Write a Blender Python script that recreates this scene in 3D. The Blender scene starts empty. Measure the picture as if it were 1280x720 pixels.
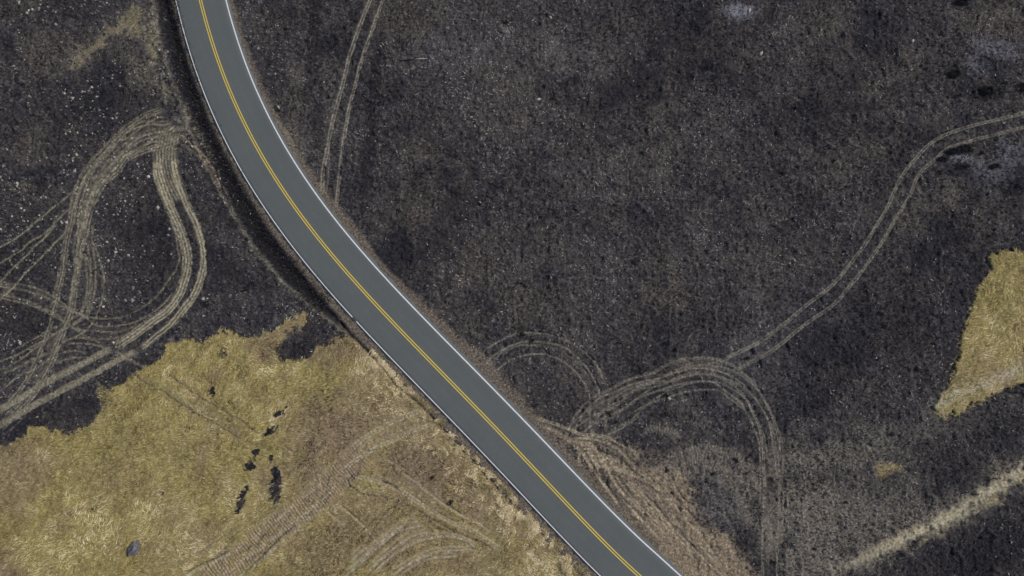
import bpy, math, numpy as np
from mathutils import Vector
rng = np.random.default_rng(11)
sc = bpy.context.scene
COL = sc.collection
# ------------------------------------------------------------------ survey frame
# plan coordinates (taken from the aerial survey) -> metres on the ground plane
FOC, TILT = 853.0, math.radians(8.0)
DIST = 0.11 * FOC
def W(p):
    p = np.atleast_2d(np.array(p, float)); x = p[:, 0] - 640; y = 360 - p[:, 1]
    c, s = math.cos(TILT), math.sin(TILT)
    dx = x; dy = y * c + FOC * s; dz = y * s - FOC * c
    H = DIST * c; k = -H / dz
    return np.stack([dx * k, dy * k - DIST * s], 1)
M = 0.11     # metres per survey unit

def spline(P, step=0.25):
    P = np.asarray(P, float)
    if len(P) < 3:
        n = max(2, int(np.hypot(*(P[-1] - P[0])) / step)); return P[0] + (P[-1] - P[0]) * np.linspace(0, 1, n)[:, None]
    Q = np.vstack([2 * P[0] - P[1], P, 2 * P[-1] - P[-2]]); out = []
    for i in range(1, len(Q) - 2):
        a, b, c, d = Q[i - 1], Q[i], Q[i + 1], Q[i + 2]
        n = max(2, int(np.hypot(*(c - b)) / step)); t = np.linspace(0, 1, n, endpoint=False)[:, None]
        out.append(.5 * ((2 * b) + (-a + c) * t + (2 * a - 5 * b + 4 * c - d) * t ** 2 + (-a + 3 * b - 3 * c + d) * t ** 3))
    out.append(P[-1:]); return np.vstack(out)

# ------------------------------------------------------------------ grid
def axis(lo, hi, d, far):
    a = list(np.arange(lo, hi + d / 2, d)); up = []; x, s = a[-1], d
    while x < far: s = min(s * 1.35, 250); x += s; up.append(x)
    dn = []; x, s = a[0], d
    while x > -far: s = min(s * 1.35, 250); x -= s; dn.append(x)
    return np.array(dn[::-1] + a + up)
GD = 0.12
XS = axis(-82, 82, GD, 3000); YS = axis(-50, 55, GD, 3000)
NX, NY = len(XS), len(YS)
GX, GY = np.meshgrid(XS, YS)           # [NY,NX]
GX = GX.astype(np.float32); GY = GY.astype(np.float32)

def hsh(ix, iy, seed):
    h = (ix.astype(np.int64) * 374761393 + iy.astype(np.int64) * 668265263 + seed * 974711) & 0xffffffff
    h = ((h ^ (h >> 13)) * 1274126177) & 0xffffffff
    h = (h ^ (h >> 16)) & 0xffffff
    return (h / float(0xffffff)).astype(np.float32)
def vn(X, Y, sc_, seed, ax=1.0, ang=0.0):
    """smooth value noise -1..1, feature size sc_ metres"""
    if ang or ax != 1.0:
        c, s = math.cos(ang), math.sin(ang); X, Y = (X * c + Y * s) / ax, (-X * s + Y * c)
    x = X / sc_ + 1000.37; y = Y / sc_ + 1000.71
    ix = np.floor(x); iy = np.floor(y); fx = x - ix; fy = y - iy
    fx = fx * fx * (3 - 2 * fx); fy = fy * fy * (3 - 2 * fy); ix = ix.astype(np.int64); iy = iy.astype(np.int64)
    a = hsh(ix, iy, seed); b = hsh(ix + 1, iy, seed); c = hsh(ix, iy + 1, seed); d = hsh(ix + 1, iy + 1, seed)
    return ((a + (b - a) * fx) * (1 - fy) + (c + (d - c) * fx) * fy) * 2 - 1
def fbm(X, Y, sc_, seed, n=3, **k):
    o = 0; a = 1; t = 0
    for i in range(n): o = o + a * vn(X, Y, sc_ / 2 ** i, seed + i * 17, **k); t += a; a *= .55
    return o / t
def ss(a, b, x): t = np.clip((x - a) / (b - a), 0, 1); return t * t * (3 - 2 * t)

def near(P, rad, closed=False):
    """distance and arc length to polyline P over its neighbourhood: (slices, d, s, side)"""
    lo = P.min(0) - rad; hi = P.max(0) + rad
    i0, i1 = np.searchsorted(XS, lo[0]), np.searchsorted(XS, hi[0]); j0, j1 = np.searchsorted(YS, lo[1]), np.searchsorted(YS, hi[1])
    D = np.full((j1 - j0, i1 - i0), 1e3, np.float32); S = np.zeros_like(D); G = np.ones_like(D)
    seg = np.diff(P, axis=0); L = np.hypot(seg[:, 0], seg[:, 1]); s0 = np.r_[0, np.cumsum(L)]
    for k in range(len(seg)):
        if L[k] < 1e-6: continue
        a = P[k]; b = P[k + 1]
        u0 = max(np.searchsorted(XS, min(a[0], b[0]) - rad), i0); u1 = min(np.searchsorted(XS, max(a[0], b[0]) + rad), i1)
        v0 = max(np.searchsorted(YS, min(a[1], b[1]) - rad), j0); v1 = min(np.searchsorted(YS, max(a[1], b[1]) + rad), j1)
        if u1 <= u0 or v1 <= v0: continue
        x = XS[u0:u1][None, :] - a[0]; y = YS[v0:v1][:, None] - a[1]; t = np.clip((x * seg[k, 0] + y * seg[k, 1]) / L[k] ** 2, 0, 1)
        d = np.hypot(x - t * seg[k, 0], y - t * seg[k, 1]); q = (slice(v0 - j0, v1 - j0), slice(u0 - i0, u1 - i0))
        m = d < D[q]; D[q][m] = d[m]; S[q][m] = (s0[k] + t * L[k])[m]; cr = seg[k, 0] * y - seg[k, 1] * x; G[q][m] = np.sign(cr)[m]
    return (slice(j0, j1), slice(i0, i1)), D, S, G

def poly_sdf(pts, rad=3.0, smooth=True):
    """signed distance (positive inside) of a closed plan outline, clipped at +-rad"""
    P = W(pts); P = spline(np.vstack([P, P[:1]]), .5) if smooth else np.vstack([P, P[:1]])
    sl, D, _, _ = near(P, rad)
    X = GX[sl]; Y = GY[sl]; ins = np.zeros(X.shape, bool)
    yy = YS[sl[0]]
    for a, b in zip(P[:-1], P[1:]):
        y0, y1 = sorted((a[1], b[1])); v0, v1 = np.searchsorted(yy, y0), np.searchsorted(yy, y1)
        if v1 <= v0: continue
        xc = a[0] + (yy[v0:v1] - a[1]) / (b[1] - a[1]) * (b[0] - a[0])
        ins[v0:v1] ^= X[v0:v1] < xc[:, None]
    D = np.minimum(D, rad); out = np.full(GX.shape, -rad, np.float32); out[sl] = np.where(ins, D, -D); return out

Z = lambda: np.zeros(GX.shape, np.float32)
N1 = fbm(GX, GY, 1.6, 1); N2 = fbm(GX, GY, .6, 2, 2); N3 = fbm(GX, GY, 7, 3); N4 = vn(GX, GY, .26, 4); N5 = fbm(GX, GY, 22, 5)
A = dict(grass=Z(), pale=Z(), dirt=Z(), straw=Z(), brown=Z(), ash=Z(), dark=Z())
H = Z(); RUF = np.ones(GX.shape, np.float32)      # height, roughness of the relief
ID = np.zeros(GX.shape, np.int16); SCORE = Z() + .42; LAY = {}
def layer(name, label, kind):
    LAY[len(LAY) + 1] = dict(name=name, label=label, kind=kind); return len(LAY)
def claim(i, m, sl=None, bias=0.0):
    s = SCORE if sl is None else SCORE[sl]; d = ID if sl is None else ID[sl]
    k = (m + bias) > s; k &= m > .42; d[k] = i; s[k] = (m + bias)[k]
def mx(key, m, sl): A[key][sl] = np.maximum(A[key][sl], m)

# ------------------------------------------------------------------ road alignment
Lp = [(220.3,0),(230,43.3),(245,86.7),(256.7,120),(273.3,158.3),(290,191.7),(306.7,221.7),(320,243.3),(346.7,283.3),(383.3,331.7),(416.7,370),(443.3,399.3),(480,436.7),(521,479.3),(560,521.7),(605,568.3),(640,606.7),(673.3,640),(706.7,675),(750,719.3)]
Cp = [(250.7,0),(263,46.7),(276.7,86.7),(290.3,120),(311.7,166.7),(333.3,203.3),(355,239.5),(386.7,283.3),(420,326),(463.3,373.3),(496.7,408.3),(533.3,446),(566.7,479.6),(603.3,520),(640,557),(690,610),(740,661.7),(798.3,719.3)]
Rp = [(282.3,0),(293.3,40),(306.7,80),(324.2,120),(340,150),(365,195),(392,239.5),(426.7,285),(463.3,328.3),(506.7,375),(536.7,405),(573.3,441.7),(610,479),(640,511),(690,562.7),(740,611.7),(790,662.7),(846.7,719.3)]
c = W(Cp); u = np.r_[0, np.cumsum(np.hypot(*np.diff(c, axis=0).T))]; LEN = u[-1]; u = u / LEN
fx_, fy_ = np.polyfit(u, c[:, 0], 6), np.polyfit(u, c[:, 1], 6)
uu = np.linspace(0, 1, 260); mid = np.stack([np.polyval(fx_, uu), np.polyval(fy_, uu)], 1)
def run(p, h, k, n, ds=1.5):      # carry on past the surveyed part along a curve
    out = []
    for i in range(n):
        h += k * ds * (1 if i < 50 else 0); p = p + ds * np.array([math.cos(h), math.sin(h)]); out.append(p)
        if i > 90: ds = 25
    return np.array(out)
h0 = math.atan2(*(mid[0] - mid[6])[::-1]); h1 = math.atan2(*(mid[-1] - mid[-7])[::-1])
up_ = run(mid[0], h0, .004, 150); dn_ = run(mid[-1], h1, .0015, 150)
CL = np.vstack([up_[::-1], mid, dn_]); n_up = len(up_)
T = np.gradient(CL, axis=0); T /= np.hypot(T[:, 0], T[:, 1])[:, None]; NRM = np.stack([-T[:, 1], T[:, 0]], 1)   # points to the road's east side
def offs(pts):
    a = W(pts); q = CL[n_up - 20:n_up + 280]; d = np.hypot(a[:, None, 0] - q[None, :, 0], a[:, None, 1] - q[None, :, 1]); k = d.argmin(1) - 20; v = d.min(1)
    pf = np.polyfit(k / 259., v, 3); o = np.polyval(pf, np.linspace(0, 1, 260)); return np.r_[np.full(n_up, o[0]), o, np.full(len(dn_), o[-1])]
OL, OR = offs(Lp), offs(Rp)
RIGHT = NRM if (mid[100] + NRM[n_up + 100])[0] > mid[100][0] else -NRM
# signed distance to centreline near the road (positive = east side)
nearCL = CL[(abs(CL[:, 0]) < 110) & (abs(CL[:, 1]) < 80)]
sl, Dd, Ss, Gg = near(nearCL, 16.0)
sg = 1.0 if np.dot(RIGHT[n_up + 100], NRM[n_up + 100]) > 0 else -1.0
RD = np.full(GX.shape, 99, np.float32); RD[sl] = Dd * Gg * sg
RD[abs(RD) > 16] = 99
far = CL[::3]
outer = (abs(GX) > 82) | (GY < -50) | (GY > 55)
oi = np.where(outer & (abs(GX) < 700))
if len(oi[0]):
    ox, oy = GX[oi], GY[oi]; best = np.full(ox.shape, 99., np.float32)
    for p in far: best = np.minimum(best, np.hypot(ox - p[0], oy - p[1]))
    RD[oi] = np.where(best < 16, best, RD[oi])
AR = abs(RD)

# ------------------------------------------------------------------ ground cover outlines
g_main = layer('dry_grass', 'large field of flattened golden dry grass left unburnt below the road, reaching the lower left corner', 'stuff')
g_east = layer('dry_grass', 'tall golden block of unburnt dry grass at the right edge with a sharp burnt border', 'stuff')
g_small = layer('dry_grass', 'tiny yellow green island of dry grass inside the burnt ground at lower right', 'stuff')
g_strip = layer('dry_grass', 'narrow slanting strip of pale dry grass running to the lower right corner', 'stuff')
g_north = layer('dry_grass', 'faded hook shaped patch of dry grass beside the ditch at the upper left', 'stuff')
polys = {
 g_main: [(-90,562),(0,557),(13,552),(30,545),(37,530),(48,528),(60,532),(72,538),(83,543),(97,538),(110,530),(118,520),(126,503),(118,490),(122,482),(133,483),(145,480),(160,474),(170,465),(180,457),(192,453),(203,446),(209,434),(222,428),(237,427),(253,427),(266,419),(277,413),(300,420),(322,419),(337,413),(347,407),(358,404),(368,399),(373,392),(384,393),(381,403),(366,413),(353,424),(346,431),(348,442),(360,448),(382,447),(398,435),(412,428),(424,420),(447,428),(470,450),(500,481),(527,507),(557,540),(603,586),(643,628),(682,664),(742,728),(800,790),(-90,800)],
 g_east: [(1237,321),(1253,313),(1280,316),(1400,322),(1400,438),(1330,455),(1279,476),(1266,482),(1243,490),(1220,505),(1193,517),(1175,522),(1168,511),(1169,498),(1179,483),(1184,470),(1187,463),(1190,447),(1196,430),(1199,413),(1208,397),(1216,380),(1218,363),(1228,350),(1234,337)],
 g_small: [(1099,577),(1120,575),(1138,580),(1134,590),(1120,597),(1101,600),(1094,592)],
 g_strip: [(1062,702),(1075,694),(1095,689),(1120,676),(1147,662),(1165,657),(1180,648),(1187,636),(1194,634),(1194,645),(1207,638),(1227,617),(1250,602),(1280,581),(1400,510),(1400,545),(1280,612),(1253,631),(1227,645),(1200,661),(1173,678),(1137,689),(1103,701),(1080,712)],
 g_north: [(160,10),(177,6),(184,23),(188,37),(197,47),(197,60),(201,80),(190,87),(182,67),(174,50),(147,44),(133,58),(113,77),(92,91),(85,80),(98,63),(119,50),(129,33),(146,26)],
}
for gid, pts in polys.items():
    sd = poly_sdf(pts, 4.0)
    e = sd + N2 * .6 + N1 * .6 + N4 * .3
    m = ss(-.45, .5, e) if gid in (g_main, g_east) else ss(-.6, 1.0, e + .15)
    if gid == g_north: m = m * ss(-.75, .3, N2 + .35 + .5 * N1) * .42; mx('straw', m * .75, (slice(None), slice(None)))
    if gid == g_small: m = m * .6
    if gid == g_strip: m = m * (.18 + .45 * ss(-.5, .4, N2 + .5 * N1)) * (.5 + .5 * ss(47, 60, GX)); mx('straw', m * .5, (slice(None), slice(None)))
    m[AR < 4.3] = 0
    A['grass'] = np.maximum(A['grass'], m); claim(gid, ss(-.1, .1, e) * .6 * (m > .3))
far_g = ss(.05, .16, fbm(GX, GY, 60, 77)) * outer * (AR > 6); A['grass'] = np.maximum(A['grass'], far_g.astype(np.float32))
GRASS0 = A['grass'].copy()

# blobs of other cover: (attr, x, y, rx, ry, rotation deg, amount, raggedness)
BL = [
 ('dark',350,516,9,5,-35,1,.5),('dark',338,539,10,4,-35,1,.5),('dark',320,566,4,8,20,.9,.6),('dark',312,583,7,8,0,1,.6),('dark',344,605,7,23,-4,1,.35),
 ('dark',302,624,5,16,12,1,.7),('dark',296,640,5,4,0,.9,.5),('dark',265,489,5,7,10,1,.7),('dark',277,441,6,7,0,.6,.8),('dark',271,540,10,6,30,.45,.9),('dark',339,571,3,4,0,.8,.5),
 ('dark',237,534,9,6,0,.45,.9),('brown',268,470,14,14,0,.4,.8),
 ('brown',388,552,13,32,0,.75,.7),('dark',390,560,9,28,0,.35,1),('brown',425,535,62,50,-30,.75,.7),('brown',520,590,62,45,40,.95,.5),('brown',470,515,60,38,20,.7,.7),('brown',495,575,40,30,0,.6,.8),('brown',590,630,50,26,50,.7,.7),('brown',530,540,26,18,40,.35,.8),('brown',450,660,60,45,0,.6,.9),('brown',560,690,70,45,0,.5,.9),('brown',400,690,50,40,0,.45,1),('brown',245,510,30,14,35,.3,1),('brown',150,600,60,30,-20,.25,1),('brown',330,650,40,40,0,.25,1),
 ('brown',250,575,12,40,15,.35,.8),('brown',210,640,20,22,20,.25,.9),('brown',570,620,40,18,45,.5,.8),('brown',8,590,18,14,0,.3,.8),
 ('dark',377,432,26,13,-30,.8,.4),('dark',392,410,14,14,0,.6,.5),
 ('brown',15,12,40,20,0,.5,.9),('brown',55,65,45,35,-30,.5,1),('brown',30,190,45,25,0,.35,1),('brown',25,235,22,8,0,.6,.9),('brown',150,60,40,30,0,.35,1),('straw',175,88,26,16,40,.28,1),
 ('brown',500,30,60,45,0,.45,1),('brown',730,60,70,50,0,.35,1),('brown',540,250,45,60,20,.45,1),('brown',520,200,30,35,0,.4,1),('brown',830,350,50,50,0,.4,1),('brown',1040,70,50,60,0,.3,1),
 ('brown',1100,100,45,40,0,.4,1),('brown',1060,200,50,35,0,.3,1),('brown',1250,20,45,30,0,.6,.9),('brown',610,330,40,50,0,.4,1),('brown',690,300,40,50,0,.25,1),('brown',570,400,40,40,40,.45,1),('brown',660,380,40,60,0,.35,1),
 ('brown',860,460,50,20,-8,.55,.8),('brown',860,520,30,40,0,.35,.9),('brown',720,465,30,18,30,.45,1),('brown',1180,250,60,35,0,.35,1),('brown',640,120,50,60,0,.3,1),('brown',800,180,60,60,0,.3,1),('brown',960,330,60,80,0,.2,1),
 ('straw',1005,650,75,50,0,.50,.8),('straw',1080,560,110,24,-15,.36,1),('straw',1000,575,55,22,0,.42,1),('straw',1020,700,85,34,0,.48,.9),('straw',1090,650,60,34,-20,.32,.9),('straw',920,610,50,40,0,.25,1),('brown',1000,640,110,70,0,.5,1),('straw',1150,530,60,16,-20,.25,1),('straw',1180,250,60,40,0,.14,1),('straw',1180,635,40,16,-30,.3,.9),('straw',192,45,7,50,-8,.55,.7),('straw',205,110,10,30,-20,.4,.8),
 ('brown',1135,650,34,16,-25,.75,.7),('brown',1243,588,26,14,-25,.75,.6),('straw',1243,586,24,12,-25,.2,.8),
 ('straw',420,110,22,70,8,.10,.8),('brown',350,150,22,35,35,.4,.9),('straw',360,172,12,22,-35,.32,.7),('brown',372,120,16,60,0,.3,.9),
 ('ash',925,13,20,12,0,1,.6),('ash',918,20,12,9,0,.6,.6),('ash',1245,62,28,16,20,.55,.9),('ash',1222,82,18,16,40,.5,.9),('ash',1262,195,24,24,0,.4,.9),('ash',1240,215,40,18,0,.4,.9),('ash',1200,195,14,7,0,.7,.7),
 ('ash',560,60,50,30,0,.18,1),('ash',720,70,50,40,0,.18,1),('ash',1225,400,30,30,0,.15,1),('ash',1000,390,60,40,0,.15,1),
 ('ash',930,470,80,60,0,.12,1),('dark',1262,232,24,9,0,.9,.6),('dark',1197,187,15,6,0,1,.5),('dark',1177,199,9,4,-10,.8,.6),('dark',1203,208,14,4,0,.8,.6),('dark',1150,420,60,60,0,.35,1),
 ('dark',1230,560,80,40,-30,.55,.7),('dark',1180,590,50,35,0,.5,.8),('dark',1235,692,125,44,-28,1.0,.4),('dark',1150,730,90,30,-15,.7,.5),('dark',1150,610,50,25,0,.3,.8),
 ('dark',470,90,9,60,8,.9,.6),('dark',460,190,9,80,4,.8,.6),('dark',392,60,9,80,2,.8,.7),('dark',398,150,9,40,0,.8,.7),('dark',345,60,14,60,10,.4,.9),('dark',500,280,12,50,15,.6,.9),('dark',640,20,30,10,0,.5,.9),
 ('dark',560,40,60,14,0,.35,1),('dark',860,60,40,50,0,.3,1),('dark',1000,130,50,60,0,.25,1),('dark',1220,340,10,30,20,.7,.5),('dark',1190,440,8,60,15,.6,.5),
 ('dark',200,300,60,80,0,.75,.5),('dark',130,140,80,50,0,.5,.8),('dark',30,400,60,60,0,.4,.8),('dark',30,300,70,50,0,.6,.8),('dark',90,510,60,22,0,.7,.6),('dark',150,470,50,12,-30,.6,.6),('dark',150,100,50,30,0,.3,.9),('dark',95,10,60,20,0,.5,.8),
 ('dark',888,626,32,14,35,.4,.9),('dark',905,670,30,14,45,.6,.7),('ash',905,640,40,30,45,.25,.8),('dark',700,510,40,25,40,.35,.8),('dark',725,520,20,20,0,.4,.8),('dark',1085,395,70,60,0,.3,.9),
 ('dark',826,573,9,4,0,1,.5),('brown',812,565,20,9,10,.7,.7),('dark',940,520,30,40,10,.25,.9),
]
for key, x, y, rx, ry, rot, amt, rag in BL:
    cc = W([(x, y)])[0]; R = max(rx, ry) * M * 1.9; a = -math.radians(rot)
    i0, i1 = np.searchsorted(XS, [cc[0] - R, cc[0] + R]); j0, j1 = np.searchsorted(YS, [cc[1] - R, cc[1] + R]); q = (slice(j0, j1), slice(i0, i1))
    X = GX[q] - cc[0]; Y = GY[q] - cc[1]; U = X * math.cos(a) + Y * math.sin(a); V = -X * math.sin(a) + Y * math.cos(a)
    e = 1 - np.hypot(U / (rx * M), V / (ry * M)); big = min(rx, ry) > 11
    if big: m = ss(-.5, .9, e + rag * .6 * N1[q] + rag * .45 * N3[q]) * amt
    else: m = ss(-.2, .45, e + rag * .8 * N2[q] + .45 * N4[q] + .2 * N1[q]) * amt
    if key == 'brown' and big: m = m * (1.25 if (y > 430 and x < 640) else .95)
    m = m * (AR[q] > 4.2); mx(key, m, q)
    if key == 'dark': A['grass'][q] *= (1 - .95 * np.clip(m, 0, 1))
# tan dirt flat on the east side of the road
tan = [(600,452),(640,497),(664,517),(700,533),(727,543),(760,552),(795,572),(822,582),(850,592),(868,622),(882,650),(905,668),(925,690),(950,722),(975,790),(900,790),(845,718),(790,661),(740,610),(690,561),(640,509)]
sd = poly_sdf(tan, 4.0) + N1 * .5 + N2 * .3; m = ss(-1.6, 1.8, sd + .8 * N1) * (AR > 3.6)
grad = ss(700, 850, 640 + GX / M + 0 * GY)
mx('dirt', m * (.03 + .85 * grad ** 1.2) * (.8 + .3 * N2).clip(0, 1), (slice(None), slice(None))); mx('brown', m * .8, (slice(None), slice(None))); g_tan = layer('dirt_verge', 'wide bare tan dirt verge scraped beside the lower right side of the road', 'structure'); claim(g_tan, m * .62)
dozed = [(812,588),(822,575),(838,565),(858,556),(885,556),(915,563),(940,575),(968,583),(972,600),(948,622),(940,655),(926,640),(908,612),(880,602),(860,600),(838,592)]
m = ss(-.9, .9, poly_sdf(dozed, 3) + N1 * .8); mx('straw', m * (.26 + .16 * N2).clip(0, 1), (slice(None), slice(None))); mx('brown', m * .5, (slice(None), slice(None)))

A['brown'] = np.maximum(A['brown'], A['grass'] * (.65 * ss(.05, .6, fbm(GX, GY, 9, 101)) + .3 * ss(.1, .6, fbm(GX, GY, 2.5, 103)))).astype(np.float32)
# ------------------------------------------------------------------ ditch and shoulders
ditch = spline(W([(186,-80),(197,-40),(208,0),(214,33),(222,67),(233,100),(243,133),(256,167),(272,200),(289,233),(306,262),(327,298),(345,320),(364,343),(385,366),(400,382),(416,396),(428,408)]), .4)
sl, D, S, G = near(ditch, 4.5)
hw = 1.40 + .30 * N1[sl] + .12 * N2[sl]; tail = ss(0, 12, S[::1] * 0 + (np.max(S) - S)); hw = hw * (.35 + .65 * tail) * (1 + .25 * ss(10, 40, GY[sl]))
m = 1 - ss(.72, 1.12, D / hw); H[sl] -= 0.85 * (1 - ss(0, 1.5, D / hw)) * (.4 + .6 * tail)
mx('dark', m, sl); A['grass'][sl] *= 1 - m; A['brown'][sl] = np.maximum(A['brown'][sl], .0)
bank = np.exp(-((D - hw * 1.25) / .28) ** 2) * (G * sg < 0)
H[sl] += .14 * bank; A['straw'][sl] = np.maximum(A['straw'][sl], bank * (.30 + .25 * N2[sl]).clip(0, 1))
g_ditch = layer('ditch', 'charred black roadside ditch following the upper left side of the road', 'structure'); claim(g_ditch, m, sl, .3)
dit2 = spline(W([(424,404),(443,425),(462,443),(480,463),(500,485),(527,510),(553,538),(573,558),(598,585),(622,612)]), .4)
sl, D, S, G = near(dit2, 2.0); w2 = .22 + .1 * N1[sl]; m = np.exp(-(D / w2.clip(.08, 1)) ** 2); H[sl] -= .38 * m; A['brown'][sl] = np.maximum(A['brown'][sl], .8 * m); A['dark'][sl] = np.maximum(A['dark'][sl], .55 * m)
# shoulders
shl = layer('gravel_shoulder', 'brown gravel shoulder strip between the left white line and the ditch', 'structure')
shr = layer('gravel_shoulder', 'thin brown gravel shoulder strip along the right white line of the road', 'structure')
wl = (4.75 + .16 * N1 + .10 * N2 + .35 * ss(-5, -40, GY)); mL = (1 - ss(-.12, .3, AR - wl)) * (RD < 0)
wr = (4.35 + .20 * N1 + .14 * N2 + 1.3 * ss(30, -12, GY) * ss(-45, -12, GY) * ss(-.8, .6, N3)); mR = (1 - ss(-.15, .55, AR - wr)) * (RD > 0) * (RD < 50)
A['brown'] = np.maximum(A['brown'], np.maximum(mL, mR) * .85); A['dirt'] = np.maximum(A['dirt'], mL * .14 + mR * .16)
A['grass'] *= 1 - np.maximum(mL, mR); A['dark'] *= 1 - .85 * np.maximum(mL, mR)
claim(shl, mL, None, .35); claim(shr, mR, None, .35)
RUF *= 1 - .75 * np.maximum(mL, mR)

sl, D, S, G = near(spline(W([(1168,503),(1195,492),(1225,481),(1250,471),(1280,457),(1340,430)]), .4), 2.5); m = np.exp(-(D / (.75 + .25 * N2[sl])) ** 2) * GRASS0[sl]; A['pale'][sl] = np.maximum(A['pale'][sl], 1.0 * m * ss(-.9, .1, N2[sl])); H[sl] += .12 * m; A['grass'][sl] *= 1 - .3 * m
sl, D, S, G = near(spline(W([(1040,712),(1090,692),(1122,676),(1150,662),(1175,651),(1195,642),(1230,617),(1255,601),(1285,582),(1400,505)]), .4), 2.5); tp = ss(0, 9, S); m = np.exp(-(D / (.55 + .35 * tp + .3 * N2[sl])) ** 2) * (.35 + .65 * tp); A['pale'][sl] = np.maximum(A['pale'][sl], .9 * m * ss(-.9, .1, N2[sl] + .3 * N4[sl])); H[sl] += .15 * m
# ------------------------------------------------------------------ wheel tracks
TR = {}; RUT = Z()
def grp(key, label, name='tyre_track'): TR[key] = (layer(name, label, 'structure'), [])
grp('fan', 'fan of crossing pale tyre tracks sweeping from the ditch down to the left edge')
grp('band', 'broad S shaped pair of worn pale wheel bands curving from the ditch to the left edge')
grp('top', 'straight pair of narrow pale wheel ruts leaving the top edge east of the road')
grp('east', 'long pair of pale wheel ruts curving across burnt ground to the right edge')
grp('semi', 'half circle of concentric tyre arcs touching the road near the picture centre')
grp('loop', 'bundle of looping pale tyre tracks arching right then running straight to the bottom edge')
grp('skid', 'tangled dark and tan skid marks on the dirt at the right roadside')
grp('haul', 'wide churned dirt track with cleat marks crossing the dry grass below the road', 'dirt_track')
grp('arcs', 'faint curved tyre arcs pressed into dry grass at the bottom edge')
grp('cross', 'two thin dark parallel ruts cut diagonally through the golden grass')
def t(key, pts, w=3.0, s=.6, kind='pale', dep=.05, tone='straw'): TR[key][1].append((pts, w, s, kind, dep, tone))
# fan
f = 'fan'
t(f,[(207,136),(188,143),(173,152),(158,163),(140,182),(123,200),(110,218),(103,230),(98,243),(93,260),(90,277),(85,297),(82,320),(80,340),(73,367),(67,392),(58,420),(50,440),(33,475),(17,497),(0,518)],6,.55,'twin')
t(f,[(233,165),(223,175),(207,182),(188,187),(173,192),(158,200),(150,213),(142,220),(132,228),(120,247),(112,270),(107,293),(102,313),(97,345),(91,387),(85,403),(75,427),(68,448),(58,467),(48,485),(37,500),(25,513),(10,528),(0,538)],6.5,.6,'twin')
t(f,[(218,153),(203,156),(188,155),(170,160),(155,170),(140,187),(120,210),(108,232),(100,260),(97,290),(98,320)],3,.55)
t(f,[(223,152),(210,163),(195,165),(178,170),(163,180),(150,193),(140,205),(122,228),(110,252),(105,275),(98,300),(96,325),(90,362),(88,385)],3.5,.6)
t(f,[(213,147),(197,147),(180,157),(160,172),(145,178),(125,198),(108,220),(97,245),(92,270)],2.5,.5)
t(f,[(220,168),(203,175),(187,178),(170,187),(155,195),(145,208),(130,225),(115,250),(107,280),(103,310),(97,340),(92,370)],4,.6)
t(f,[(225,160),(205,169),(188,172),(172,178),(158,188),(148,198),(135,213),(120,233),(112,255)],3,.55)
t(f,[(215,172),(196,180),(180,185),(163,192),(150,203),(138,217),(126,232)],3,.5)
t(f,[(95,236),(72,255),(45,277),(30,290),(13,302),(-40,328)],2.4,.55)
t(f,[(90,258),(72,275),(55,292),(38,302),(20,317),(-40,350)],2.2,.5)
t(f,[(72,277),(57,295),(37,315),(15,337),(0,352),(-20,372)],2.4,.55)
t(f,[(88,283),(67,305),(50,323),(33,340),(20,355),(10,365),(-10,385)],2.4,.58)
t(f,[(115,277),(115,300),(118,320),(120,337),(120,352),(118,368),(113,387),(106,397),(93,405),(67,418),(50,428),(33,437),(17,445),(-20,458)],2.2,.48)
t(f,[(105,305),(107,320),(112,330),(115,352),(113,373),(107,392),(92,404),(72,415),(50,431),(27,448),(0,465)],2.2,.5)
t(f,[(117,303),(125,323),(128,335),(131,348),(130,367),(123,390),(115,405),(100,418),(80,428),(63,447),(42,462),(23,470),(0,490)],2.2,.45)
t(f,[(-20,355),(25,355),(50,362),(70,372),(83,382),(100,392),(117,397),(133,398),(150,397),(162,393),(177,385),(193,373),(203,362),(213,347),(222,335),(224,322),(222,305),(218,287),(212,270)],2.0,.42)
t(f,[(-20,355),(0,358),(33,363),(58,372),(77,382),(93,390),(108,397),(122,407),(142,407),(160,405),(175,400),(192,390),(207,377),(218,362)],2.0,.45)
t(f,[(-20,366),(0,368),(30,375),(50,383),(70,392),(83,402),(100,412),(117,413),(138,415),(158,412),(175,403)],2.2,.45)
t(f,[(-10,369),(5,373),(33,380),(55,388),(77,400),(95,412),(113,422),(137,423),(155,420)],2.2,.45)
t(f,[(73,442),(90,438),(103,440),(113,443)],2,.42); t(f,[(72,452),(93,447),(108,447)],2,.42); t(f,[(80,432),(93,429),(113,430),(135,435)],2,.42)
t(f,[(80,425),(100,422),(117,425),(133,432)],2,.42); t(f,[(0,468),(25,458),(43,448),(65,440)],4,.5); t(f,[(0,523),(20,507),(38,490),(55,470)],3,.5,'rough'); t(f,[(0,490),(20,472),(40,455)],3,.35,'rough')
t(f,[(5,545),(22,528),(45,508)],3,.4,'rough'); t(f,[(-5,360),(15,368),(35,365)],6,.3,'rough')
t(f,[(222,165),(240,180),(253,193),(263,207),(270,222),(277,240)],3,.5,'pale',.04,'dirt'); t(f,[(225,178),(240,188),(252,198),(262,212)],3,.45,'twin',.05,'dirt')
t(f,[(228,122),(232,138),(241,155),(250,170),(260,187),(268,205)],9,.5,'rough',.03); t(f,[(222,140),(226,158),(222,172)],24,.5,'rough',.02)
t(f,[(268,205),(275,225),(285,247),(293,268),(305,290),(317,307),(333,325),(347,345),(360,358),(378,370),(393,381),(408,398)],3,.42,'rough',-.05)
t(f,[(228,158),(208,162),(188,165),(170,175),(153,190),(138,208),(122,230),(110,250),(101,280)],24,.22,'rough',.02); t(f,[(0,362),(30,366),(60,376),(90,396)],18,.16,'rough',.0); t(f,[(30,480),(60,445),(85,405)],22,.2,'rough',.0)
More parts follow.
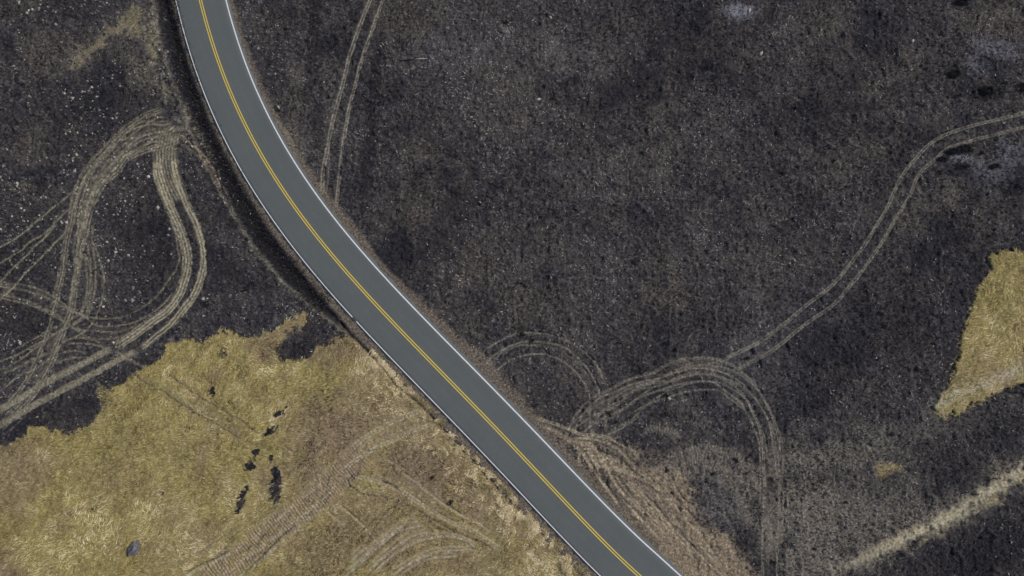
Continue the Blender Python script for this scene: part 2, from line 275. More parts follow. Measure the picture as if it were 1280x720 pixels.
# band
b = 'band'
t(b,[(213,160),(208,180),(206,195),(207,210),(211,225),(217,240),(225,254)],29,.8,'furrow',.06,'straw')
t(b,[(200,193),(197,207),(199,222),(205,241),(213,260),(222,280),(228,295),(233,312),(234,330),(231,348),(224,368),(210,387),(190,402),(165,420),(143,434)],12,.8,'furrow',.06,'pale')
t(b,[(143,434),(117,447),(93,460),(67,473),(45,485),(25,498),(0,512),(-30,528)],8.5,.85,'solid',.07)
t(b,[(217,195),(219,212),(224,232),(231,250),(238,265),(246,282),(251,300),(254,320),(252,340),(247,358),(240,372),(228,388),(213,406),(193,422),(175,437)],9,.75,'furrow',.06,'pale')
t(b,[(175,437),(160,444),(142,453),(117,467),(92,480),(70,492),(50,502),(28,515),(0,531),(-30,548)],8,.82,'solid',.07)
t(b,[(238,262),(248,280),(254,298),(257,320),(257,340),(253,355),(246,370),(235,385),(222,402)],3,.6)
t(b,[(196,200),(192,212),(195,228),(203,245)],2.2,.5); t(b,[(140,433),(158,447),(178,457),(186,462)],4,.6,'rough'); t(b,[(145,455),(160,463),(172,470)],3,.35,'rough')
# top
p = 'top'
t(p,[(476,-30),(463,0),(452,27),(438,67),(428,107),(417,147),(408,193),(404,215),(403,245)],5.2,.75,'twin'); t(p,[(492,-30),(479,0),(467,33),(453,73),(443,110),(435,143),(428,187),(423,233),(420,262)],4.2,.8,'twin')
t(p,[(410,170),(412,195),(411,220),(408,245)],1.8,.3); t(p,[(343,145),(353,160),(365,178),(372,205)],1.8,.35); t(p,[(344,146),(358,162),(370,182)],1.8,.35)
# east
e = 'east'
t(e,[(1330,130),(1280,141),(1255,147.5),(1227,154),(1202,161),(1181,169),(1161,181),(1147,196),(1133,212),(1120,235),(1108,262),(1094,285),(1083,303),(1063,330),(1040,357),(1010,380),(983,403),(960,420),(945,430),(920,442),(903,451)],4.2,.62,'twin')
t(e,[(1330,150),(1280,159),(1248,167),(1220,174),(1200,180),(1184,186),(1168,200),(1154,212),(1145,225),(1138,244),(1124,267),(1113,285),(1100,307),(1077,340),(1063,357),(1043,380),(1010,403),(980,427),(963,440),(950,447),(930,458),(913,465)],4,.58,'twin')
t(e,[(1120,232),(1132,222),(1140,210)],2.4,.3,'rough'); t(e,[(1115,262),(1128,240),(1140,228)],8,.22,'rough'); t(e,[(1170,186),(1195,172),(1225,164)],9,.16,'rough')
# semi
s = 'semi'
t(s,[(600,446),(610,435),(627,425),(645,417.5),(662,416),(683,417.5),(703,423),(720,432),(737,445),(747,457),(753,470),(760,484)],2.4,.42)
t(s,[(604,461),(617,445),(633,435),(653,427.5),(673,427),(693,430),(710,436),(725,450),(737,463),(747,482),(751,498)],2.4,.5)
t(s,[(608,462),(625,443),(645,433),(662,431),(680,433),(698,437.5),(717,448),(730,462),(742,482)],2,.32)
t(s,[(616,468),(628,457),(643,448),(662,443),(680,442.5),(697,448),(713,458),(725,470),(732,482),(737,493),(739,508)],2.4,.45)
t(s,[(650,483),(665,491),(677,500),(687,513),(693,524)],2.0,.9,'rut',.12); t(s,[(643,483),(646,492),(650,500)],2,.4,'rut',.06)
t(s,[(670,440),(690,455),(705,470),(718,482)],9,.28,'rough',.05,'brown')
# loop
l = 'loop'
t(l,[(712,538),(718,522),(730,507),(745,495),(763,487),(780,477),(800,470),(818,465),(833,456),(853,449),(870,447),(887,448),(903,451),(918,457),(928,465),(942,478),(952,493),(960,508),(968,527),(973,545),(975,563),(974,587),(975,613),(974,640),(972,675),(972,800)],3,.58,'twin')
t(l,[(717,540),(725,525),(735,512),(750,497),(768,490),(795,479),(820,474),(837,468),(853,463),(870,460),(887,461),(903,465),(918,472),(933,483),(943,495),(953,510),(960,523),(965,545),(970,575),(972,600)],2.6,.55)
t(l,[(740,533),(748,520),(760,510),(777,502),(793,488),(810,480),(837,476),(853,470),(873,466),(892,468),(907,475),(920,483),(932,497),(940,513),(948,530),(952,547),(954,563),(955,587),(956,613),(955,640),(954,675),(953,800)],3.4,.62,'twin')
t(l,[(743,535),(753,523),(767,517),(780,510),(798,498),(818,490),(830,486),(850,480),(875,477),(893,478),(905,487),(920,498),(932,510),(938,523),(945,540),(950,558),(951,600),(950,640)],2.6,.5)
t(l,[(758,543),(773,533),(787,527),(802,513),(820,498),(838,488)],2.6,.5,'twin'); t(l,[(760,515),(767,520),(785,507),(803,493),(820,483)],2.2,.45)
t(l,[(740,497),(738,510),(740,530),(740,557)],2,.4); t(l,[(742,530),(742,563),(742,592)],2,.4,'pale',.05,'dirt'); t(l,[(752,503),(757,520),(757,543)],2,.4)
t(l,[(850,452),(880,455),(905,462)],14,.25,'rough'); t(l,[(900,458),(925,458),(950,444),(970,432)],8,.3,'rough'); t(l,[(720,545),(735,520),(755,505),(790,485),(830,468)],14,.2,'rough'); t(l,[(952,570),(953,590)],12,.3,'rough'); t(l,[(963,560),(964,800)],13,.16,'rough')
# skid
k = 'skid'
t(k,[(667,522),(685,527),(708,535),(727,543),(747,544),(763,548),(780,557),(790,563),(802,575)],3.4,.6,'twin',.07,'pale'); t(k,[(675,532),(693,538),(710,547),(722,552)],3,.5,'pale',.06,'pale')
t(k,[(732,563),(748,565),(767,570),(780,578),(792,588)],3.0,1.,'rut',.22); t(k,[(765,548),(780,556),(791,566)],2.6,1.,'rut',.2); t(k,[(738,542),(755,548),(767,557),(783,567)],2.4,.5,'twin',.07,'pale')
for q in ([(747,570),(760,583),(773,600),(786,620)],[(743,590),(753,603),(763,617),(775,634)],[(750,573),(763,593),(775,615)],[(735,560),(745,580),(752,598)],[(725,560),(736,580),(742,592)],[(760,588),(772,608),(788,628)]):
    t(k,q,2.8,.62,'pale',.05,'pale'); t(k,[(a+3.5,b_) for a,b_ in q],2.4,1.,'rut',.14)
for q in ([(836,612),(850,628),(866,645),(880,662)],[(872,640),(880,648),(886,656)],[(860,655),(870,664)],[(840,600),(850,617),(862,632)]): t(k,q,2.6,1.,'rut',.2)
for i in range(26):
    a0 = 775 + rng.random() * 90; b0 = 600 + (a0 - 775) * .75 + rng.random() * 35 - 8; ll = 25 + rng.random() * 40
    t(k,[(a0,b0),(a0+ll*.5,b0+ll*.47),(a0+ll,b0+ll*1.0)],2.1,.8,'rut',.09) if i % 2 else t(k,[(a0,b0),(a0+ll*.5,b0+ll*.5),(a0+ll,b0+ll*.98)],2.6,.5,'pale',.03,'pale')
t(k,[(822,609),(835,590),(850,578),(870,572),(893,577),(910,590),(922,610),(930,638),(936,660)],14,.5,'cleat',.10); t(k,[(800,543),(820,535),(840,540),(852,552)],10,.5,'cleat',.09); t(k,[(852,568),(880,560),(905,563),(925,575),(940,595),(952,618)],10,.5,'cleat',.09)
t(k,[(868,600),(890,596),(906,606),(914,626)],8,.4,'cleat',.05)
t(k,[(700,545),(720,552),(742,560),(765,575)],3,.6,'twin',.07,'pale'); t(k,[(690,538),(712,552),(730,568),(745,590)],3,.5,'twin',.07,'pale'); t(k,[(715,548),(735,548),(752,552),(772,562),(790,576)],3,.6,'pale',.07,'pale'); t(k,[(722,552),(745,553),(765,560),(784,573)],2.2,1.,'rut',.18); t(k,[(712,536),(708,548),(706,560)],3,.5,'pale',.05,'pale'); t(k,[(728,560),(724,572),(726,584)],3,.5,'pale',.05,'pale')
t(k,[(800,590),(815,600),(835,622),(855,645),(880,675),(900,705)],3,.45,'twin',.07,'pale'); t(k,[(790,600),(812,625),(840,660),(870,700)],2.6,.5,'twin',.06,'pale'); t(k,[(813,620),(835,650),(850,668)],2.2,.8,'rut',.1)
for i in range(9):
    a0 = -28 + i * 9 + rng.normal(0, 2); t(k,[(716 + i * 3, 556 + i * 3),(736 + i * 5 + a0 * .2, 552 + i * 5),(758 + i * 6 + a0 * .35, 562 + i * 6),(776 + i * 7 + a0 * .4, 584 + i * 7.5)],2.2,.6,'pale',.05,'pale'); t(k,[(738 + i * 5 + a0 * .2, 556 + i * 5),(759 + i * 6 + a0 * .35, 566 + i * 6),(775 + i * 7 + a0 * .4, 587 + i * 7.5)],1.9,.9,'rut',.10)
for q in ([(706,545),(716,530),(730,517),(748,507)],[(712,548),(722,534),(738,522),(756,514),(775,508)],[(722,550),(738,533),(756,524),(776,519)],[(748,548),(768,540),(786,530),(800,520)],[(733,505),(738,520),(737,540)]): t(k,q,2.,.5,'pale',.05,'straw')
# haul
h = 'haul'
t(h,[(222,765),(265,722),(300,697),(330,672),(360,650),(390,628),(415,603),(440,580),(455,564)],31,.95,'cleat',.15,'dirt')
t(h,[(130,728),(180,718),(240,697),(280,672),(320,655),(350,633),(385,606),(402,590),(425,572),(436,562)],3.2,.5,'rough',-.08); t(h,[(300,722),(335,688),(352,670),(375,652)],2.4,.8,'rut',.12); t(h,[(224,722),(250,706),(275,695),(292,684)],2.2,.8,'rut',.12)
t(h,[(435,565),(455,548),(480,533),(505,521),(540,508)],6,.7,'twin',.09,'pale'); t(h,[(425,592),(445,575),(470,560),(490,551),(512,540),(543,529)],5,.7,'twin',.09,'pale')
t(h,[(440,575),(470,552),(500,538),(530,522)],14,.6,'rough',.05,'dirt'); t(h,[(400,610),(430,595),(455,600)],18,.7,'rough',.06,'dirt')
t(h,[(433,603),(453,617),(487,623),(520,637),(547,653),(573,667),(607,680),(625,700)],2.4,.8,'rut',.12); t(h,[(447,595),(477,603),(500,613),(527,630),(560,650),(597,667),(630,690)],5,.6,'twin',.09,'pale')
t(h,[(470,600),(490,606),(506,620)],2.2,.9,'rut',.15); t(h,[(432,598),(436,606),(444,613)],3,.9,'rut',.16)
t(h,[(477,567),(507,593),(537,617),(560,633),(583,647),(620,668)],3.2,.45,'pale',.05,'pale'); t(h,[(420,627),(447,650),(473,677)],3,.4,'pale',.06,'pale'); t(h,[(380,625),(410,640),(440,668)],2.4,.35,'pale',.05,'pale')
for i in range(26):
    a0 = 300 + rng.random() * 150; b0 = 682 - (a0 - 330) * .78 + rng.normal() * 8; t(h,[(a0,b0),(a0+7,b0-7),(a0+10,b0-14)],2.4,.9,'rut',.14)
t(h,[(455,565),(475,562),(490,572),(500,590)],2,.6,'rut',.08); t(h,[(455,590),(470,580),(485,582),(482,598)],2,.6,'rut',.08)
for off in (0, 7, 15): t(h,[(560+off,545),(590+off,590),(625+off,630),(650+off,650)],1.8,.5,'rut',.07)
t(h,[(342,690),(348,705),(355,722)],1.8,.6,'rut',.07)
# arcs
a = 'arcs'
for q, w_ in (([(436,712),(457,695),(473,680),(490,667),(508,655),(527,650)],3),([(430,722),(456,700),(478,680),(495,666),(512,660),(535,656)],2.6),([(458,719),(473,702),(490,688),(507,675),(523,668),(540,665)],3),([(465,719),(485,700),(503,687),(520,678),(540,673),(560,671),(578,675),(598,687)],3.2),([(490,720),(507,708),(522,700),(540,692),(560,689),(582,688),(600,690)],3.4),([(498,722),(515,709),(533,699),(557,697),(575,696)],2.6),([(436,703),(448,692),(462,682)],2.4)):
    t(a, q, w_, .62, 'pale', .05, 'pale'); t(a, [(x_+1.5,y_+2.6) for x_,y_ in q], 1.7, .6, 'rut', .05); t(a, [(x_-2,y_-5) for x_,y_ in q], 1.8, .4, 'pale', .04, 'pale')
t(h,[(216,728),(262,706),(300,684),(340,655),(380,622),(410,598)],3.4,.8,'rough',.05,'pale'); t(h,[(262,730),(300,704),(335,678),(370,652),(402,625),(425,603)],5,.65,'rough',.05,'pale'); t(h,[(285,735),(320,705),(360,672),(395,640)],4,.6,'rough',.05,'pale')
# cross
t('cross',[(166,466),(180,477),(205,490),(222,503),(240,513),(265,527),(290,542),(307,553)],2.0,.8,'rut',.12); t('cross',[(200,465),(215,471),(232,483),(255,500),(270,508),(300,525),(320,540),(332,546)],1.9,.75,'rut',.11); t('cross',[(350,555),(362,562),(372,570)],1.8,.7,'rut',.08)
t('cross',[(176,468),(205,484),(240,507),(270,522),(305,545)],4,.25,'rough',-.03)
# loose short furrows in the grass and on the burnt ground
for x_, y_, dx_, dy_ in ((400,515,8,22),(418,540,12,18),(208,645,-14,30),(283,640,-6,18),(600,640,16,18),(612,622,18,20),(590,610,22,26),(640,655,-8,14),(628,618,14,20)): t('haul',[(x_,y_),(x_+dx_*.5,y_+dy_*.45),(x_+dx_,y_+dy_)],2.2,.55,'rut',.09)

for key_, dd in (('loop', ((5, 8),)), ('fan', ((-5, -4),)), ('semi', ()), ('east', ())):
    base = [q for q in TR[key_][1] if q[3] in ('pale', 'twin') and len(q[0]) > 7]
    for q in base[:9]:
        for dx_, dy_ in dd:
            j = rng.uniform(.6, 1.4); n_ = len(q[0]); k0 = int(rng.integers(0, max(1, n_ // 4))); k1 = n_ - int(rng.integers(0, max(1, n_ // 3)))
            TR[key_][1].append(([(x_ + dx_ * j, y_ + dy_ * j) for x_, y_ in q[0][k0:k1]], 1.8, .36, 'pale', .04, q[5]))
for key, (gid, lst) in TR.items():
    for pts, w, st, kind, dep, tone in lst:
        P = spline(W(pts), .3); hwid = w * M / 2 * (.86 if key == 'fan' and w < 8 else 1); sl, D, S, G = near(P, hwid * 1.6 + .5)
        n2, n1, n4 = N2[sl], N1[sl], N4[sl]; L_ = float(S.max()); endf = ss(-.01, 1.2, S) * ss(-.01, 1.2, L_ - S)
        D = D + .05 * n2 + .04 * n4
        q = D / max(hwid, .14); core = 1 - ss(.75, 1.25, q)
        brk = ss(-.75, .05, n2 + .35 * n1 + .1); 
        chip = ss(-.35, .45, n4 + .8 * n2 + .25)
        if kind == 'pale': m = core * (.42 + .6 * brk * chip) * st * 1.45; hh = -dep * core
        elif kind == 'twin': g = .15 + .85 * ss(.15, .6, q); m = core * g * (.45 + .6 * brk * (.4 + .6 * chip)) * st * 1.5; hh = -dep * core * g * (.8 + .5 * np.sin(S * 2 * math.pi / .5))
        elif kind == 'rough': m = core * ss(-.7, .5, n2 + .6 * n4) * st; hh = -dep * core * (1 + n2)
        elif kind == 'solid': m = core * (.72 + .25 * brk * chip) * st; hh = -dep * core
        elif kind == 'furrow':
            lane = np.sin(D * G * 2 * math.pi / .42 + 1.2 * n1 + .9 * np.sin(S * .35)); m = core * (.16 + .66 * ss(-.7, .4, lane + .5 * n2) + .16 * chip) * st; hh = -dep * core * (1 - .8 * lane)
        elif kind == 'cleat':
            cl = np.sin(S * 2 * math.pi / .38 + 2.2 * n1 + .8 * n2 + (1.2 if key == 'haul' else .3) * G * np.sin(D * 1.7)); m = core * (.60 + .28 * cl + .3 * n2 + .1 * n4).clip(.12, 1) * st; hh = dep * core * (cl * .55 + .4 * n2)
        else: m = core * st * ss(-.9, -.1, n2 + .3); hh = -dep * core * (.6 + .4 * n1 + .3 * n2)
        m = m * endf; hh = hh * endf; H[sl] += hh; on = AR[sl] > 3.85; m = m * on
        if kind == 'rut':
            gr = A['grass'][sl]; A['brown'][sl] = np.maximum(A['brown'][sl], .8 * m); A['dark'][sl] = np.maximum(A['dark'][sl], .35 * m); A['dirt'][sl] *= 1 - .75 * m; A['pale'][sl] *= 1 - .8 * m; A['straw'][sl] *= 1 - .6 * m; gr *= 1 - .65 * m; RUT[sl] = np.maximum(RUT[sl], m)
            claim(gid, core * .5 * (endf > .5) * on, sl, .3)
        else:
            mx(tone, np.clip(m, 0, 1), sl); A['dark'][sl] *= 1 - np.clip(m * 1.1, 0, 1)
            gr = A['grass'][sl]; gr *= 1 - .6 * np.clip(m, 0, 1)
            claim(gid, core * (.6 if kind in ('pale', 'twin') else .5) * (endf > .4) * on, sl, .3 - (.12 if w > 10 else 0))
            if kind in ('pale', 'twin'): RUF[sl] = np.minimum(RUF[sl], 1 - .75 * core)
            if kind in ('solid', 'furrow'): RUF[sl] = np.minimum(RUF[sl], 1 - .7 * core)

# ------------------------------------------------------------------ relief
gr = A['grass']; lump = fbm(GX, GY, .9, 31, 2, ax=2.2, ang=.5); lump2 = fbm(GX, GY, .38, 37, 2, ax=1.8, ang=1.0)
clod = vn(GX, GY, .34, 41) * .6 + vn(GX, GY, .2, 43) * .4; clod = np.sign(clod) * np.abs(clod) ** 1.2
wv = fbm(GX, GY, 3.2, 51, 3)
east_h = ss(.2, .8, gr) * ss(52, 56, GX) * ss(-20, -17, GY) * ss(10, 7, GY)
relief = .30 * east_h + (1 - gr) * (.26 * ss(.55, .9, vn(GX, GY, .95, 48)) + .20 * ss(.55, .9, vn(GX, GY, .55, 49)) - .16 * ss(.6, .95, vn(GX, GY, .8, 50)) + .085 * clod + .11 * np.abs(vn(GX, GY, .62, 45)) + .09 * vn(GX, GY, .45, 46) + .08 * vn(GX, GY, 1.3, 47)) + gr * (.20 * fbm(GX, GY, 2.4, 53, 2, ax=1.6, ang=.9) + .17 * lump + .09 * lump2 + .04 * clod) + .14 * wv
verge = np.exp(-((RD + 5.8) / 1.0) ** 2) * ss(-18, -28, GY) * gr; relief += verge * .12 * lump2
cham = ss(3.7, 6.5, AR); fine = (~outer).astype(np.float32)
H += relief * RUF * cham * fine
H += -.05 * ss(3.5, 5.5, AR)
H = np.where(AR < 3.95, -.02, H); H = np.where(outer, -.06, H).astype(np.float32)
shoul = (AR >= 3.95) & (AR < 5); H = np.where(shoul, H * ss(3.9, 5, AR) - .02 * (1 - ss(3.9, 5, AR)) + .012 * clod * fine, H)
# per point tone: broad patchiness
A['soil'] = ss(-2, 4, GX * 1.1 + GY + 15) * ss(-34, -26, GX)
A['tone'] = (.5 + .26 * N5 + .32 * N3 + .22 * N1).clip(0, 1).astype(np.float32)

# ------------------------------------------------------------------ materials
def mat(name): m = bpy.data.materials.new(name); m.use_nodes = True; nt = m.node_tree; nt.nodes.clear(); return m, nt
class NT:
    def __init__(s, nt): s.nt = nt; s.co = s.n('ShaderNodeTexCoord').outputs['Object']
    def n(s, t_, **k):
        x = s.nt.nodes.new(t_)
        for a_, v in k.items(): setattr(x, a_, v)
        return x
    def L(s, a_, b_): s.nt.links.new(a_, b_)
    def put(s, sock, v):
        if isinstance(v, bpy.types.NodeSocket): s.L(v, sock)
        elif isinstance(v, tuple) and sock.type == 'RGBA': sock.default_value = (*v, 1)
        else: sock.default_value = v
    def noise(s, scale, det=3, rough=.6, dist=0, co=None, out='Fac'):
        x = s.n('ShaderNodeTexNoise'); s.L(co or s.co, x.inputs['Vector']); x.inputs['Scale'].default_value = scale; x.inputs['Detail'].default_value = det; x.inputs['Roughness'].default_value = rough; x.inputs['Distortion'].default_value = dist; return x.outputs[out]
    def attr(s, nme): return s.n('ShaderNodeAttribute', attribute_name=nme).outputs['Fac']
    def math(s, op, a_, b_=0.0, c_=0.0, clamp=False):
        x = s.n('ShaderNodeMath', operation=op, use_clamp=clamp); s.put(x.inputs[0], a_); s.put(x.inputs[1], b_)
        if op in ('MULTIPLY_ADD',): s.put(x.inputs[2], c_)
        return x.outputs[0]
    def rng(s, v, a_, b_, c_=0., d_=1.):
        x = s.n('ShaderNodeMapRange', interpolation_type='SMOOTHSTEP'); s.put(x.inputs[0], v); x.inputs[1].default_value = a_; x.inputs[2].default_value = b_; x.inputs[3].default_value = c_; x.inputs[4].default_value = d_; return x.outputs[0]
    def mix(s, f_, a_, b_, mode='MIX'):
        x = s.n('ShaderNodeMix', data_type='RGBA', blend_type=mode); s.put(x.inputs[0], f_); s.put(x.inputs[6], a_); s.put(x.inputs[7], b_); return x.outputs[2]
    def ramp(s, v, stops):
        x = s.n('ShaderNodeValToRGB'); s.L(v, x.inputs[0]); r = x.color_ramp
        while len(r.elements) < len(stops): r.elements.new(.5)
        for el, (p_, c_) in zip(r.elements, stops): el.position = p_; el.color = (*c_, 1)
        return x.outputs[0]
    def out(s, colr, rough=.95, bump=None, bs=.5, bd=.05, spec=.15):
        b_ = s.n('ShaderNodeBsdfPrincipled'); s.put(b_.inputs['Base Color'], colr); s.put(b_.inputs['Roughness'], rough); b_.inputs['Specular IOR Level'].default_value = spec
        if bump is not None:
            x = s.n('ShaderNodeBump'); x.inputs['Strength'].default_value = bs; x.inputs['Distance'].default_value = bd; s.L(bump, x.inputs['Height']); s.L(x.outputs[0], b_.inputs['Normal'])
        o = s.n('ShaderNodeOutputMaterial'); s.L(b_.outputs[0], o.inputs[0])

def ground_material():
    m, nt = mat('ground_cover'); g = NT(nt)
    co = g.co
    nf = g.noise(3.6, 4, .75); nm = g.noise(1.3, 4, .62); nb = g.noise(.16, 4, .6); nx = g.noise(2.6, 2, .6)
    tone = g.attr('tone')
    # charred earth: soot, burnt soil, and grey remains of straw
    ch = g.ramp(nm, [(.3, (.010, .0095, .012)), (.5, (.031, .0285, .033)), (.66, (.080, .073, .078))])
    ch = g.mix(g.rng(nb, .40, .62, 0, .55), ch, (.076, .063, .054)); ch = g.mix(g.math('MULTIPLY', g.rng(tone, .3, .75), .45), ch, (.066, .059, .058))
    sp = g.math('MULTIPLY', g.rng(nf, .56, .66), g.rng(nx, .42, .62)); ch = g.mix(g.math('MULTIPLY', sp, g.rng(tone, .2, .8, .45, 1.)), ch, (.23, .208, .19))
    ch = g.mix(g.rng(g.noise(2.7, 3, .7), .36, .46, .85, 0), ch, (.008, .008, .010))
    ch = g.mix(g.math('MULTIPLY', g.rng(g.noise(1.05, 2, .5), .60, .68), g.rng(tone, .25, .7, .15, .6)), ch, (.15, .135, .122)); ch = g.mix(g.math('MULTIPLY', g.rng(tone, .52, .18), .8), ch, (.017, .0165, .022))
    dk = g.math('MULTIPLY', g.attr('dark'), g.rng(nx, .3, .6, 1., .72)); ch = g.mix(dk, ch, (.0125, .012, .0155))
    ash = g.math('MULTIPLY', g.attr('ash'), g.rng(nx, .36, .6, .5, 1)); ch = g.mix(ash, ch, (.19, .188, .215))
    br = g.ramp(nf, [(.34, (.034, .028, .025)), (.5, (.088, .073, .060)), (.64, (.20, .172, .140))])
    col = g.mix(g.attr('brown'), ch, br)
    # grass
    vm = g.n('ShaderNodeMapping'); g.L(co, vm.inputs[0]); vm.inputs['Rotation'].default_value = (0, 0, -.6); vm.inputs['Scale'].default_value = (1, 2.6, 1)
    fib = g.noise(2.4, 4, .7, 1.2, co=vm.outputs[0]); 
    gs = g.ramp(fib, [(.30, (.075, .062, .025)), (.43, (.185, .147, .053)), (.56, (.30, .243, .098)), (.68, (.50, .44, .26))])
    gs = g.mix(g.attr('brown'), gs, g.ramp(fib, [(.30, (.06, .044, .030)), (.43, (.145, .103, .066)), (.56, (.235, .175, .112)), (.68, (.42, .34, .225))])); gs = g.mix(g.rng(nb, .45, .75, 0, .38), gs, (.17, .15, .052)); gs = g.mix(g.rng(g.noise(.45, 3, .6), .5, .72, 0, .45), gs, (.20, .145, .085))
    g_edge = g.math('ADD', g.attr('grass'), g.math('MULTIPLY_ADD', nf, .5, -.25)); col = g.mix(g.rng(g_edge, .25, .75), col, gs)
    di = g.ramp(nf, [(.33, (.095, .070, .047)), (.5, (.235, .178, .118)), (.66, (.45, .36, .25))]); st = g.ramp(nf, [(.33, (.095, .084, .057)), (.5, (.21, .187, .130)), (.66, (.39, .352, .262))]); st = g.mix(g.math('MULTIPLY', g.attr('soil'), .75), st, g.ramp(nf, [(.33, (.075, .066, .056)), (.5, (.175, .155, .128)), (.66, (.34, .305, .26))]))
    col = g.mix(g.attr('dirt'), col, di); col = g.mix(g.attr('straw'), col, st)
    col = g.mix(g.attr('pale'), col, g.mix(g.attr('brown'), g.ramp(nf, [(.33, (.17, .15, .092)), (.5, (.34, .30, .20)), (.66, (.54, .49, .37))]), g.ramp(nf, [(.33, (.14, .104, .068)), (.5, (.31, .242, .162)), (.66, (.52, .43, .31))])))
    bh = g.math('ADD', g.noise(2.2, 5, .75), g.math('MULTIPLY', g.noise(11, 3, .7), .35))
    g.out(col, .95, bh, .9, .16, .1); return m
GM = ground_material()
def simple(name, stops, scale=3., attr=None, rough=.9, bump=.02, spec=.15, det=4):
    m, nt = mat(name); g = NT(nt); n = g.noise(scale, det, .65)
    if attr: n = g.math('ADD', g.math('MULTIPLY', n, .35), g.math('MULTIPLY', g.attr(attr), .65))
    g.out(g.ramp(n, stops), rough, g.noise(scale * 3, 4, .7), .4, bump, spec); return m
M_blade = simple('dry_grass_blade', [(.15, (.11, .082, .032)), (.42, (.265, .212, .086)), (.62, (.37, .305, .14)), (.85, (.56, .49, .29))], 1.2, 'tone')
m, nt = mat('dry_grass_blade'); g = NT(nt); n_ = g.math('ADD', g.math('MULTIPLY', g.noise(1.2, 4, .65), .3), g.math('MULTIPLY', g.attr('tone'), .7))
c1 = g.ramp(n_, [(.14, (.07, .052, .022)), (.38, (.235, .184, .068)), (.56, (.43, .345, .142)), (.80, (.78, .67, .40))]); c2 = g.ramp(n_, [(.14, (.045, .032, .021)), (.4, (.16, .113, .070)), (.60, (.32, .243, .155)), (.82, (.60, .50, .35))])
g.out(g.mix(g.math('MULTIPLY', g.attr('brown'), .9), c1, c2), .9, spec=.1); M_blade = m
M_stub = simple('charred_stubble', [(.15, (.006, .006, .008)), (.42, (.027, .025, .029)), (.62, (.080, .073, .076)), (.8, (.29, .262, .235))], 1.5, 'tone')
M_stone = simple('pale_stone', [(.2, (.10, .095, .085)), (.5, (.215, .205, .18)), (.85, (.42, .40, .35))], 2., 'tone')
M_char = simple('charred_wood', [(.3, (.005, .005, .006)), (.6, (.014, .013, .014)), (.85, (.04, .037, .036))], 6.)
M_rock = simple('grey_rock', [(.3, (.05, .046, .052)), (.5, (.11, .10, .108)), (.7, (.19, .175, .17))], 2.5, bump=.06)
M_wood = simple('weathered_wood', [(.3, (.26, .23, .15)), (.7, (.48, .44, .31))], 6.)
m, nt = mat('asphalt'); g = NT(nt)
asp = g.ramp(g.noise(.22, 5, .68), [(.3, (.068, .076, .076)), (.7, (.080, .088, .086))]); asp = g.mix(g.rng(g.noise(14, 2, .6), .35, .7, .0, .35), asp, (.125, .132, .132)); asp = g.mix(g.rng(g.attr('wheel'), 0, 1, 0, .16), asp, (.064, .072, .076))
g.out(asp, .85, g.noise(40, 3, .6), .25, .01, .3); M_asph = m
def paint(name, c1, c2):
    m, nt = mat(name); g = NT(nt); c_ = g.mix(g.rng(g.noise(5, 4, .7), .42, .62, .0, .35), c1, c2); g.out(c_, .6, None, spec=.3); return m
M_white = paint('white_line_paint', (.60, .61, .61), (.30, .31, .31)); M_yel = paint('yellow_line_paint', (.55, .40, .05), (.36, .28, .07))

# ------------------------------------------------------------------ mesh building
def mk(name, V, F, mats, parent=None, attrs=None, mi=None, smooth=True, label=None, cat=None, kind=None, group=None):
    """F: list of (n,k) index arrays"""
    me = bpy.data.meshes.new(name); V = np.asarray(V, np.float32); me.vertices.add(len(V)); me.vertices.foreach_set('co', V.ravel())
    F = F if isinstance(F, list) else [F]; tot = np.concatenate([np.full(len(f_), f_.shape[1]) for f_ in F]); idx = np.concatenate([np.asarray(f_).ravel() for f_ in F]).astype(np.int32)
    me.loops.add(len(idx)); me.loops.foreach_set('vertex_index', idx); me.polygons.add(len(tot)); me.polygons.foreach_set('loop_start', np.r_[0, np.cumsum(tot)[:-1]].astype(np.int32))
    me.polygons.foreach_set('use_smooth', np.full(len(tot), smooth))
    for m_ in (mats if isinstance(mats, list) else [mats]): me.materials.append(m_)
    if mi is not None: me.polygons.foreach_set('material_index', mi.astype(np.int32))
    for k_, v in (attrs or {}).items(): me.attributes.new(k_, 'FLOAT', 'POINT').data.foreach_set('value', np.asarray(v, np.float32))
    me.update(calc_edges=True); me.validate()
    o = bpy.data.objects.new(name, me); COL.objects.link(o); o.parent = parent
    tag(o, label, cat, kind, group); return o
def tag(o, label=None, cat=None, kind=None, group=None):
    for k_, v in (('label', label), ('category', cat), ('kind', kind), ('group', group)):
        if v: o[k_] = v
    return o
VID = np.arange(NX * NY, dtype=np.int64).reshape(NY, NX)
FQ = np.stack([VID[:-1, :-1], VID[:-1, 1:], VID[1:, 1:], VID[1:, :-1]], -1).reshape(-1, 4)
HV = H.ravel(); PV = np.stack([GX.ravel(), GY.ravel(), HV], 1); AF = {k_: v.ravel() for k_, v in A.items()}
mk('ground', PV, FQ, GM, attrs=AF, label='blackened burnt hillside soil speckled with ash and scorched stubble', cat='ground', kind='structure')

